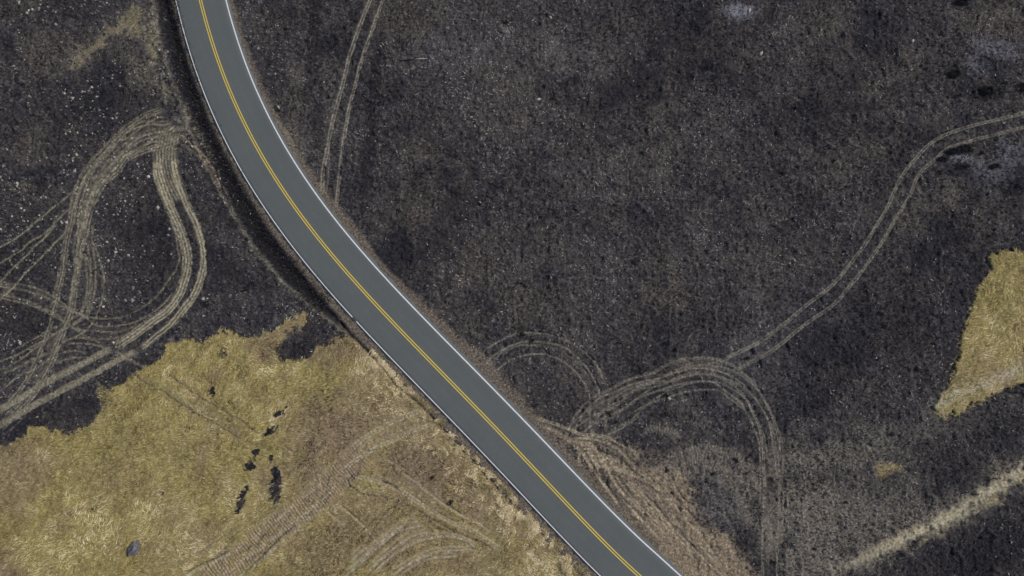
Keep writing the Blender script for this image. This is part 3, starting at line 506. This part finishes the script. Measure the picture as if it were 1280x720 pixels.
def sample(X, Y, arr):
    i = np.clip(np.searchsorted(XS, X) - 1, 0, NX - 2); j = np.clip(np.searchsorted(YS, Y) - 1, 0, NY - 2)
    tx = (X - XS[i]) / (XS[i + 1] - XS[i]); ty = (Y - YS[j]) / (YS[j + 1] - YS[j])
    return arr[j, i] * (1 - tx) * (1 - ty) + arr[j, i + 1] * tx * (1 - ty) + arr[j + 1, i] * (1 - tx) * ty + arr[j + 1, i + 1] * tx * ty
def around(X, Y, arr, d_=.17):
    return np.maximum.reduce([sample(X + a_, Y + b_, arr) for a_, b_ in ((0, 0), (d_, 0), (-d_, 0), (0, d_), (0, -d_))])
def nearest(X, Y, arr):
    i = np.clip(np.searchsorted(XS, X), 0, NX - 1); j = np.clip(np.searchsorted(YS, Y), 0, NY - 1); return arr[j, i]
FX0, FX1, FY0, FY1 = -80, 80, -49, 54
def blades(X, Y, ln, wd, ang, lift, tone, base=0.0):
    """flat-lying blades: one tapered two-triangle leaf each"""
    z = sample(X, Y, H) + base; ca, sa = np.cos(ang), np.sin(ang); n = len(X)
    a = np.stack([X - sa * wd * .5, Y + ca * wd * .5, z], 1); b_ = np.stack([X + sa * wd * .5, Y - ca * wd * .5, z], 1)
    bend = rng.normal(0, .25, n); mxp = np.stack([X + np.cos(ang + bend * .5) * ln * .55, Y + np.sin(ang + bend * .5) * ln * .55, z + lift], 1)
    tp = np.stack([X + np.cos(ang + bend) * ln, Y + np.sin(ang + bend) * ln, z + lift * .75], 1)
    off = np.stack([-np.sin(ang) * wd * .35, np.cos(ang) * wd * .35, 0 * wd], 1)
    V = np.stack([a, b_, mxp - off, mxp + off, tp], 1).reshape(-1, 3); k_ = np.arange(n)[:, None] * 5
    return V, [k_ + np.array([[0, 1, 2, 3]]), k_ + np.array([[3, 2, 4]])], np.repeat(tone, 5)

IDF = ID.astype(np.int16); fid = np.stack([IDF.ravel()[FQ[:, i]] for i in range(4)], 1); vals = np.zeros(len(FQ), np.int16)
for i in LAY:
    cnt = (fid == i).sum(1); vals[cnt >= 2] = i
cx = PV[FQ[:, 0], 0]; cy = PV[FQ[:, 0], 1]; vals[(abs(cx) > 81.5) | (cy < -49.8) | (cy > 54.8)] = 0
CATS = {'dry_grass': 'dry grass', 'dirt_verge': 'dirt verge', 'ditch': 'ditch', 'gravel_shoulder': 'road shoulder', 'tyre_track': 'tyre tracks', 'dirt_track': 'dirt track'}
# blade population for the grass
NBL = 320000
bx = rng.uniform(FX0, FX1, NBL); by = rng.uniform(FY0, FY1, NBL); keep = sample(bx, by, A['grass']) - 1.5 * around(bx, by, A['dirt'] + A['pale'] * (ID != g_strip) * (ID != g_east) + .9 * A['straw'] * (ID != g_north) * (ID != g_strip)) - .12 * sample(bx, by, A['brown']) - .5 * around(bx, by, RUT) > rng.uniform(.2, .95, NBL); bx, by = bx[keep], by[keep]
own = nearest(bx, by, ID); own0 = own.copy()
for i in (g_main, g_east, g_small, g_strip, g_north):
    pass
gm = nearest(bx, by, GRASS0)
for i, L_ in LAY.items():
    fs = FQ[vals == i]
    if not len(fs): print('EMPTY layer', L_['label']); continue
    vs, inv = np.unique(fs, return_inverse=True); V = PV[vs].copy(); V[:, 2] += .006; F = inv.reshape(-1, 4)
    at = {k_: v[vs] for k_, v in AF.items()}; mats = [GM]; Fs = [F]; mi = np.zeros(len(F))
    if L_['name'] == 'dry_grass':
        k_ = own == i
        if i == g_main: k_ |= (bx < 10) & (by < 0) & (own != g_north) & (own != g_main)
        X, Y = bx[k_], by[k_]; n = len(X)
        flow = .55 + 1.3 * vn(X, Y, 6., 61) + .9 * vn(X, Y, 1.1, 62) + rng.normal(0, .35, n); tn = (.47 + .20 * vn(X, Y, .8, 63) + .46 * fbm(X, Y, 3.0, 66) + .24 * fbm(X, Y, 12, 64) + rng.normal(0, .15, n) + .12 * (i == g_strip) + .10 * ss(-24, -34, Y) * ss(-12, -4, X) - .14 * sample(X, Y, A['brown'])).clip(0, 1); BR = (sample(X, Y, A['brown']) * 1.2 + ss(-.05, .5, fbm(X, Y, 6, 67)) * .55 + .6 * ss(-34, -18, X) * ss(0, -14, Y) + (i in (g_strip,)) * .35).clip(0, 1)
        big = 1 + .35 * ss(-1, 1, vn(X, Y, 5, 65)); BV, BF, BT = blades(X, Y, rng.uniform(.26, .62, n) * big, rng.uniform(.045, .10, n), flow, rng.uniform(.03, .15, n), tn)
        nb = len(V); V = np.vstack([V, BV]); Fs = [F] + [q + nb for q in BF]; mi = np.r_[np.zeros(len(F)), np.ones(len(BF[0]) + len(BF[1]))]; mats = [GM, M_blade]
        at = {k2: np.r_[v, np.zeros(len(BV))] for k2, v in at.items()}; at['tone'][nb:] = BT; at['brown'][nb:] = np.repeat(BR, 5)
    mk(L_['name'], V, Fs, mats, attrs=at, mi=mi, label=L_['label'], cat=CATS[L_['name']], kind=L_['kind'])

# charred stubble over the burnt ground
NS = 210000
X = rng.uniform(FX0, FX1, NS); Y = rng.uniform(FY0, FY1, NS); G_ = sample(X, Y, A['grass']); Sx = around(X, Y, A['straw'] + A['dirt'] + A['pale']); rd = nearest(X, Y, AR)
k_ = (nearest(X, Y, ID) != g_ditch) & (sample(X, Y, A['ash']) < rng.uniform(.1, 1.3, NS)) & (G_ < rng.uniform(.1, .8, NS)) & (Sx < rng.uniform(.06, .30, NS) + .35 * (nearest(X, Y, ID) == 0)) & (rd > 4.9); X, Y = X[k_], Y[k_]; n = len(X)
dk = sample(X, Y, A['dark']); tn0 = sample(X, Y, A['tone']); tn = (.385 + .62 * (tn0 - .5) + .20 * vn(X, Y, .55, 71) + .16 * vn(X, Y, 2.1, 72) + .18 * fbm(X, Y, 6, 73) + rng.normal(0, .125, n) + (rng.random(n) < .03 + .16 * ss(-.1, .55, fbm(X, Y, 4, 74))) * .4 - .2 * dk).clip(0, 1)
V, F, T_ = blades(X, Y, rng.uniform(.16, .46, n), rng.uniform(.06, .16, n), rng.uniform(0, 6.28, n), rng.uniform(.04, .24, n), tn)
mk('charred_stubble', V, F, M_stub, attrs={'tone': T_}, label='scorched black and grey grass stubble scattered over the burnt ground', cat='burnt stubble', kind='stuff')

# pale stones: faceted grains, thick in the upper left
OCT = np.array([(1, 0, 0), (0, 1, 0), (-1, 0, 0), (0, -1, 0), (0, 0, 1)], float); OF = np.array([(0, 1, 4), (1, 2, 4), (2, 3, 4), (3, 0, 4)])
NP_ = 60000; X = rng.uniform(FX0, FX1, NP_); Y = rng.uniform(FY0, FY1, NP_)
left = ss(-28, -42, X) * ss(-22, -6, Y); dens = (.07 + .5 * left) * ss(-.25, .5, vn(X, Y, 2.2, 81) + .5 * vn(X, Y, 7, 82) - .15 * (1 - left)) 
k_ = (rng.random(NP_) < dens) & (sample(X, Y, A['grass']) < .3) & (nearest(X, Y, AR) > 5) & (sample(X, Y, A['straw'] + A['dirt']) < .4); X, Y = X[k_], Y[k_]; n = len(X); left = left[k_]
r = rng.gamma(3., .030, n).clip(.04, .26) * (.8 + .5 * left); z = sample(X, Y, H); th = rng.uniform(0, 6.28, n)
base = OCT[None] * rng.uniform(.65, 1.2, (n, 5, 1)) * r[:, None, None]; base[:, :, 2] *= .8; cs, sn = np.cos(th)[:, None], np.sin(th)[:, None]
V = np.stack([base[:, :, 0] * cs - base[:, :, 1] * sn + X[:, None], base[:, :, 0] * sn + base[:, :, 1] * cs + Y[:, None], base[:, :, 2] + z[:, None] - .01 + .02 * (base[:, :, 2] > 0)], -1).reshape(-1, 3)
F = (np.arange(n)[:, None, None] * 5 + OF[None]).reshape(-1, 3)
mk('gravel', V, F, M_stone, attrs={'tone': np.repeat((.42 + .15 * left + rng.normal(0, .18, n)).clip(0, 1), 5)}, smooth=False, label='small pale stones and ash crumbs strewn over the burnt ground', cat='loose stones', kind='stuff')

# ------------------------------------------------------------------ road
def ribbon(o0, o1, z, sel=slice(None), thick=0.0):
    c_ = CL[sel]; r_ = RIGHT[sel]; a_ = c_ + r_ * np.broadcast_to(o0, (len(CL),))[sel][:, None]; b_ = c_ + r_ * np.broadcast_to(o1, (len(CL),))[sel][:, None]; n = len(c_); zc = np.full((n, 1), z)
    V = np.vstack([np.hstack([a_, zc]), np.hstack([b_, zc])]); i = np.arange(n - 1); F = np.stack([i, i + n, i + n + 1, i + 1], 1)
    if thick:
        V = np.vstack([V, V - [0, 0, thick]]); F = np.vstack([F, np.stack([i + 1, i + 2 * n + 1, i + 2 * n, i], 1), np.stack([i + n, i + 3 * n, i + 3 * n + 1, i + n + 1], 1)])
    a2, b2 = V[F[0, 1], :2] - V[F[0, 0], :2], V[F[0, 3], :2] - V[F[0, 0], :2]
    if a2[0] * b2[1] - a2[1] * b2[0] < 0: F = F[:, ::-1]
    return V, F
ncl = len(CL); i_ = np.arange(ncl); rag = .06 * np.sin(i_ * 1.7) + .05 * np.sin(i_ * .61 + 1) + rng.normal(0, .035, ncl)
cols = [-(OL + .28 + rag)] + [np.full(ncl, v) for v in (-3.0, -2.65, -2.3, -1.5, -1.0, -.7, .7, 1.0, 1.5, 2.3, 2.65, 3.0)] + [OR + .42 + rag[::-1]]; wh = [0, 0, 1, 1, 0, 1, 0, 0, 1, 0, 1, 1, 0, 0]
V = []; 
for o_ in cols: V.append(np.hstack([CL + RIGHT * o_[:, None], np.full((ncl, 1), .035)]))
V.append(V[0] - [0, 0, .12]); V.append(V[-2] - [0, 0, .12]); order = [14] + list(range(14)) + [15]; F = []
i = np.arange(ncl - 1)
for p_, q_ in zip(order[:-1], order[1:]): F.append(np.stack([p_ * ncl + i, p_ * ncl + i + 1, q_ * ncl + i + 1, q_ * ncl + i], 1))
F = np.vstack(F); V = np.vstack(V); t0 = V[F[len(F) // 2]]; 
if np.cross(t0[1] - t0[0], t0[3] - t0[0])[2] < 0: F = F[:, ::-1]
road = mk('road', V, F, M_asph, attrs={'wheel': np.repeat(wh + [0, 0], ncl)}, label='smooth grey two lane asphalt road curving from top left to bottom centre', cat='road', kind='structure')
gapi = n_up + int(np.argmin(np.hypot(*(mid - W([(447, 398)])[0] + 0).T - 3.3 * 0)))
d_ = np.hypot(*(CL - RIGHT * OL[:, None] - W([(443, 397.5)])[0]).T); gi = int(d_.argmin())
Va, Fa = ribbon(-(OL + .055), -(OL - .055), .039, slice(0, gi)); Vb, Fb = ribbon(-(OL + .055), -(OL - .055), .039, slice(gi + 1, ncl))
mk('edge_line', np.vstack([Va, Vb]), np.vstack([Fa, Fb + len(Va)]), M_white, road, smooth=False)
mk('edge_line', *ribbon(OR - .085, OR + .085, .039), M_white, road, smooth=False)
for s_ in (-1, 1): mk('centre_line', *ribbon(s_ * .155 - .07, s_ * .155 + .07, .039), M_yel, road, smooth=False)

# ------------------------------------------------------------------ single things
def gz(x, y): return float(sample(np.array([x]), np.array([y]), H)[0])
import bmesh
def rock_mesh(name, sx, sy, sz, seed, sub=4, rough=.30):
    bm = bmesh.new(); bmesh.ops.create_icosphere(bm, subdivisions=sub, radius=1); co = np.array([v.co[:] for v in bm.verts]); r0 = np.random.default_rng(seed)
    for _ in range(9):                                     # planed facets
        d = r0.normal(size=3); d /= np.linalg.norm(d); lim = r0.uniform(.62, .9); pr = co @ d; co -= np.outer(np.clip(pr - lim, 0, None), d) * .85
    ph = r0.uniform(0, 6, 9); nz = np.sin(co[:, 0] * 3 + ph[0]) * np.sin(co[:, 1] * 3.4 + ph[1]) + .6 * np.sin(co[:, 2] * 6 + ph[2] + co[:, 0] * 5) + .4 * np.sin(co[:, 1] * 11 + ph[3]) * np.sin(co[:, 0] * 9 + ph[4])
    co *= (1 + rough * .4 * nz)[:, None]; co[:, 2] = np.where(co[:, 2] < -.45, -.45, co[:, 2])
    for v, c_ in zip(bm.verts, co * [sx, sy, sz]): v.co = c_
    me = bpy.data.meshes.new(name); bm.to_mesh(me); bm.free(); me.materials.append(M_rock); me.polygons.foreach_set('use_smooth', [True] * len(me.polygons)); return me
def place(o, x, y, rz=0, dz=0, s_=1):
    w_ = W([(x, y)])[0]; o.location = (w_[0], w_[1], gz(*w_) + dz); o.rotation_euler = (0, 0, rz); o.scale = (s_,) * 3 if not isinstance(s_, tuple) else s_
def link(name, me, label, cat, group=None, kind=None): o = bpy.data.objects.new(name, me); COL.objects.link(o); return tag(o, label, cat, kind, group)
place(link('boulder', rock_mesh('boulder', .75, 1.08, .80, 4), 'lone dark grey boulder sitting in the dry grass near the lower left corner', 'boulder'), 167.5, 686, -.55, .2)
for i, (x, y, s_, lb) in enumerate([(673,124,.30,'small pale grey rock standing alone above the middle of the burnt field'),(688,22,.26,'small pale rock on burnt ground just below the top edge'),(937,13,.32,'pale rock lying on the bluish ash patch at the top edge'),(951,67,.34,'flat pale rock on burnt ground below the ash patch'),(1141,51,.26,'tiny pale rock on burnt ground in the upper right'),(348,134,.2,'little pale rock between the right white line and the wheel ruts'),(836,498,.26,'pale rock beside a charred tussock inside the tyre loop')]):
    me = rock_mesh('rock', s_ * 1.2, s_ * .8, s_ * .7, 20 + i, 2); me.materials[0] = M_stone; me.attributes.new('tone', 'FLOAT', 'POINT').data.foreach_set('value', [.75] * len(me.vertices)); place(link('rock', me, lb, 'rock', 'small pale rocks'), x, y, rng.uniform(0, 3), .06)
# fallen pole; a dark tapering bar continues its line to the west
def bar(P, R, mat_, name, parent=None, seg=8, **k_):
    P = np.asarray(P, float); V = []; 
    for i in range(len(P)):
        d = P[min(i + 1, len(P) - 1)] - P[max(i - 1, 0)]; d /= np.linalg.norm(d); up = np.array([0, 0, 1.]) if abs(d[2]) < .9 else np.array([1., 0, 0]); s1 = np.cross(d, up); s1 /= np.linalg.norm(s1); s2 = np.cross(d, s1)
        for a_ in range(seg): th = 2 * math.pi * a_ / seg; V.append(P[i] + R[i] * (math.cos(th) * s1 + math.sin(th) * s2))
    F = [(i * seg + a_, i * seg + (a_ + 1) % seg, (i + 1) * seg + (a_ + 1) % seg, (i + 1) * seg + a_) for i in range(len(P) - 1) for a_ in range(seg)]
    V.append(P[0]); V.append(P[-1]); n = len(V); T3 = [(n - 2, (a_ + 1) % seg, a_) for a_ in range(seg)] + [(n - 1, n - 2 - seg + a_, n - 2 - seg + (a_ + 1) % seg) for a_ in range(seg)]
    if mat_ is None: return np.array(V), np.array(F), np.array(T3)
    return mk(name, V, [np.array(F), np.array(T3)], mat_, parent, **k_)
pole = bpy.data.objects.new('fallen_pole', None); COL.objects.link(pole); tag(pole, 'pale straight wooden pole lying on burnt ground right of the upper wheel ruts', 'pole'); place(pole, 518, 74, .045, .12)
bar([(0, 0, 0), (.7, .02, .03), (1.5, -.01, .02), (2.3, .01, .05), (2.75, 0, .03)], [.075, .085, .08, .07, .05], M_wood, 'pole_shaft', pole); bar([(-.01, 0, 0), (-.6, -.07, -.02), (-1.4, -.16, -.03), (-2.1, -.17, -.02)], [.085, .12, .10, .05], M_char, 'dark_end', pole)
bar([(1.2, 0, .03), (1.3, .25, .06), (1.34, .4, .04)], [.04, .03, .015], M_wood, 'side_branch', pole, 6)

def clump_mesh(name, R, hgt, n, seed, wide=.07):
    r0 = np.random.default_rng(seed); th = r0.uniform(0, 6.28, n); rr = R * np.sqrt(r0.random(n)) * .75; X = rr * np.cos(th); Y = rr * np.sin(th); an = th + r0.normal(0, .5, n); ln = R * r0.uniform(.35, .8, n); w_ = r0.uniform(.5, 1.3, n) * wide
    z0 = hgt * .6 * (1 - (rr / R) ** 2); z1 = z0 + hgt * r0.uniform(.0, .6, n); a = np.stack([X - np.sin(an) * w_, Y + np.cos(an) * w_, z0 * .3], 1); b_ = np.stack([X + np.sin(an) * w_, Y - np.cos(an) * w_, z0 * .3], 1)
    c_ = np.stack([X + np.cos(an) * ln * .5 + np.sin(an) * w_ * .8, Y + np.sin(an) * ln * .5 - np.cos(an) * w_ * .8, z1], 1); d_ = np.stack([X + np.cos(an) * ln * .5 - np.sin(an) * w_ * .8, Y + np.sin(an) * ln * .5 + np.cos(an) * w_ * .8, z1], 1); e_ = np.stack([X + np.cos(an) * ln, Y + np.sin(an) * ln, z1 * .8], 1)
    V = np.stack([a, b_, c_, d_, e_], 1).reshape(-1, 3); k_ = np.arange(n)[:, None] * 5; F4 = k_ + np.array([[0, 1, 2, 3]]); F3 = k_ + np.array([[3, 2, 4]])
    # a lumpy crown base so the heart is closed
    g_ = 10; ring = []; nv = len(V)
    for j in range(4):
        q = j / 3.; rad = R * .62 * math.cos(q * 1.45)
        for a_ in range(g_): t_ = 2 * math.pi * a_ / g_; ring.append((rad * r0.uniform(.75, 1.15) * math.cos(t_), rad * r0.uniform(.75, 1.15) * math.sin(t_), -.05 + hgt * .75 * math.sin(q * 1.45) * r0.uniform(.8, 1.1)))
    Fr = np.array([(nv + j * g_ + a_, nv + j * g_ + (a_ + 1) % g_, nv + (j + 1) * g_ + (a_ + 1) % g_, nv + (j + 1) * g_ + a_) for j in range(3) for a_ in range(g_)]); V = np.vstack([V, ring])
    return V, [F4, F3, Fr]
tus = []
for i in range(3):
    o = mk('burnt_tussock', *clump_mesh('burnt_tussock', .42, .30, 46, 90 + i, .03), M_char, smooth=False); tus.append(o)
TS = [(632,28,1.,'black tussock on burnt ground near the top edge above the centre'),(833,494,.9,'left tussock of the dark pair inside the tyre loop'),(857,493,.55,'tiny black tussock between the loop tracks, right of the pale rock'),(831,518,1.1,'black tussock under the looping tracks with pale chips beside it'),(846,522,.5,'tiny speck of a tussock right of the black one under the loop'),(934,448,.8,'black tussock tucked between the two ruts where the long track meets the loop'),
 (866,682,.75,'small black tussock on the tan dirt verge near the bottom edge'),(1058,628,.75,'black tussock on grey ground at lower right'),(563,628,.9,'black tussock on brown dirt left of the road in the lower middle'),(540,597,.8,'small dark tussock on brown grass just left of the lower road'),(832,430,1.,'black tussock above the looping tracks'),(843,437,.6,'small dark tussock just below the one above the loop'),
 (945,144,.7,'black tussock alone in the upper middle of the burnt field'),(1042,201,.7,'dark tussock beside a straw coloured patch in the upper right field'),(348,138,.7,'black tussock close to the right white line in the upper part'),(383,50,.7,'black tussock in the dark streak left of the top wheel ruts'),(538,212,.8,'dark tussock on brownish ground right of the top ruts'),(305,362,1.1,'black tussock on burnt ground left of the ditch'),
 (258,380,1.1,'black tussock just right of the broad S shaped wheel band'),(266,388,.7,'smaller tussock below the one right of the S band'),(651,418,1.2,'black tussock sitting on the outermost semicircle arc'),(665,426,.9,'black tussock on the second arc of the semicircle'),(762,518,1.1,'black tussock where the loop tracks bunch by the road'),(770,527,.8,'smaller black tussock below the one in the bunched tracks'),
 (1057,453,.9,'black tussock below the long eastern ruts'),(1100,392,1.,'oval black tussock in the field between the ruts and the golden block'),(115,637,.6,'small dark tussock in the dry grass above and left of the boulder'),(203,616,.6,'small dark tussock in the dry grass above and right of the boulder'),(991,329,.6,'small black tussock above the long eastern ruts'),(965,342,.6,'black speck of a tussock left of the bend in the eastern ruts'),
 (1227,191,.8,'round black tussock beside the lower eastern rut at the ash patch'),(1017,605,.6,'dark tussock on grey ground right of the straight ruts'),(1088,556,.55,'dark tussock above the tiny grass island'),(833,588,.9,'black tussock on the tan verge edge near the cleat marks'),(840,616,.7,'black tussock beside the long dark rut on the tan verge'),(891,592,.8,'black tussock amid the cleat marks'),
 (883,602,.6,'small tussock below the cleat mark tussock'),(920,575,1.,'large black tussock on the upper right rim of the cleat marks'),(933,592,.7,'dark tussock at the right rim of the cleat marks'),(966,703,1.,'black tussock between the straight ruts at the bottom edge'),(1018,686,.7,'black tussock on pale ground near the bottom edge'),(995,653,.6,'dark tussock right of the straight ruts on pale ground')]
first = True
for i, (x, y, s_, lb) in enumerate(TS):
    src = tus[i % 3]; o = src if i < 3 else src.copy()
    if i >= 3: COL.objects.link(o)
    tag(o, lb, 'burnt tussock', None, 'burnt black tussocks'); place(o, x, y, rng.uniform(0, 6), 0, (s_ * 1.15, s_ * .8, s_ * .8)); o.rotation_euler = (0, 0, rng.normal(0, .4))
# charred shrubs: crown over bare stems
def shrub(seed, R, lb):
    r0 = np.random.default_rng(seed); o = bpy.data.objects.new('charred_shrub', None); COL.objects.link(o); tag(o, lb, 'burnt shrub', None, 'charred shrubs in the upper right')
    VV, F4, F3, nv = [], [], [], 0
    for i in range(11):
        a_ = r0.uniform(0, 6.28); l_ = R * r0.uniform(.6, 1.1); P = [(0, 0, -.05), (math.cos(a_) * l_ * .4, math.sin(a_) * l_ * .4, .35 * R), (math.cos(a_ + .3) * l_, math.sin(a_ + .3) * l_, R * r0.uniform(.35, .75))]
        v, f4, f3 = bar(P, [.04, .028, .01], None, '', seg=5); VV.append(v); F4.append(f4 + nv); F3.append(f3 + nv); nv += len(v)
    mk('stems', np.vstack(VV), [np.vstack(F4), np.vstack(F3)], M_char, o); V, F = clump_mesh('c', R * .95, R * .6, 170, seed + 5, .045); mk('crown', V, F, M_char, o, smooth=False); return o
SH = [(1192,93,1.0,(1.,.62,.8),'dark oval charred shrub, leftmost of the row in the upper right'),(1233,114,1.15,(1.,.62,.8),'dark oval charred shrub, second of the row in the upper right'),(1278,110,1.15,(1.,.75,.8),'dark charred shrub cut by the right edge'),(1201,3,1.0,(1.,.55,.8),'dark charred shrub touching the top edge in the upper right'),(1205,187,.95,(1.4,.75,.8),'largest charred shrub lying just below the eastern wheel ruts'),(1190,190,.7,(1.2,.7,.8),'charred shrub left half of the clump below the ruts'),(1177,199,.55,(1.4,.6,.8),'low charred shrub at the left tip of the clump by the ruts'),(1204,209,.55,(2.,.55,.7),'thin flat charred shrub under the largest one by the ruts'),(1243,208,.45,(1.3,.8,.8),'small charred shrub on the bluish ash right of the rut clump')]
for i, (x, y, R, s_, lb) in enumerate(SH): place(shrub(300 + i, R, lb), x, y, rng.normal(0, .15), 0, s_)
# burnt weeds choking the ditch
dl = ditch; n = 11000; k_ = rng.integers(0, len(dl) - 8, n); nr = np.gradient(dl, axis=0); nr = np.stack([-nr[:, 1], nr[:, 0]], 1) / np.hypot(nr[:, 0], nr[:, 1])[:, None]; pp = dl[k_] + nr[k_] * rng.normal(0, .75, n)[:, None]
V, F, T_ = blades(pp[:, 0], pp[:, 1], rng.uniform(.2, .6, n), rng.uniform(.03, .08, n), rng.uniform(0, 6.28, n), rng.uniform(.1, .4, n), (.15 + rng.normal(0, .12, n) + (rng.random(n) < .05) * .5).clip(0, 1)); mk('charred_weeds', V, F, M_stub, attrs={'tone': T_}, label='tangle of scorched black weeds filling the roadside ditch', cat='burnt weeds', kind='stuff')
# ragged straw fringe along the lower left verge
n = 42000; k_ = rng.integers(0, ncl, n); tt = n_up + 259 - 115 * rng.random(n) ** 1.2; ki = tt.astype(int); dlt = OL[ki] + .75 + rng.gamma(2.2, .8, n); pp = CL[ki] - RIGHT[ki] * dlt[:, None] + T[ki] * rng.uniform(-.3, .3, (n, 1))
lum = vn(pp[:, 0], pp[:, 1], .7, 91); kk = (rng.random(n) < ss(-.5, .5, lum)) & (pp[:, 1] > -48); pp = pp[kk]; n = len(pp); g_ = vn(pp[:, 0], pp[:, 1], .9, 92)
V, F, T_ = blades(pp[:, 0], pp[:, 1], rng.uniform(.15, .4, n), rng.uniform(.03, .07, n), 2.3 + 2.2 * g_ + rng.normal(0, .5, n), rng.uniform(.05, .28, n), (.68 + .25 * g_ + rng.normal(0, .16, n)).clip(0, 1)); mk('roadside_straw', V, F, M_blade, attrs={'tone': T_, 'brown': np.full(len(V), .65)}, label='shaggy fringe of bleached straw along the lower left side of the road', cat='dry weeds', kind='stuff')

# ------------------------------------------------------------------ camera and light
cam = bpy.data.cameras.new('Camera'); co_ = bpy.data.objects.new('Camera', cam); COL.objects.link(co_); sc.camera = co_
cam.sensor_width = 36; cam.lens = 36 * FOC / 1280; cam.clip_end = 8000; cam.clip_start = 1
co_.location = (0, -DIST * math.sin(TILT), DIST * math.cos(TILT)); co_.rotation_euler = (TILT, 0, 0)
EL, AZ = math.radians(47), math.radians(18)      # sun: a little north of due right
sun = bpy.data.lights.new('Sun', 'SUN'); sun.energy = 3.6; sun.angle = math.radians(.53); sun.color = (1, .955, .89); so = bpy.data.objects.new('Sun', sun); COL.objects.link(so)
dv = Vector((math.cos(EL) * math.cos(AZ), math.cos(EL) * math.sin(AZ), math.sin(EL))); so.rotation_euler = dv.to_track_quat('Z', 'Y').to_euler(); so.location = dv * 200
wd = bpy.data.worlds.new('World'); sc.world = wd; wd.use_nodes = True; nt = wd.node_tree; bg = nt.nodes['Background']; sky = nt.nodes.new('ShaderNodeTexSky'); sky.sky_type = 'NISHITA'; sky.sun_disc = False; sky.sun_elevation = EL; sky.sun_rotation = math.pi / 2 - AZ; nt.links.new(sky.outputs[0], bg.inputs[0]); bg.inputs[1].default_value = .1
sc.view_settings.view_transform = 'Standard'; sc.view_settings.look = 'None'; sc.view_settings.exposure = 0; sc.view_settings.gamma = 1
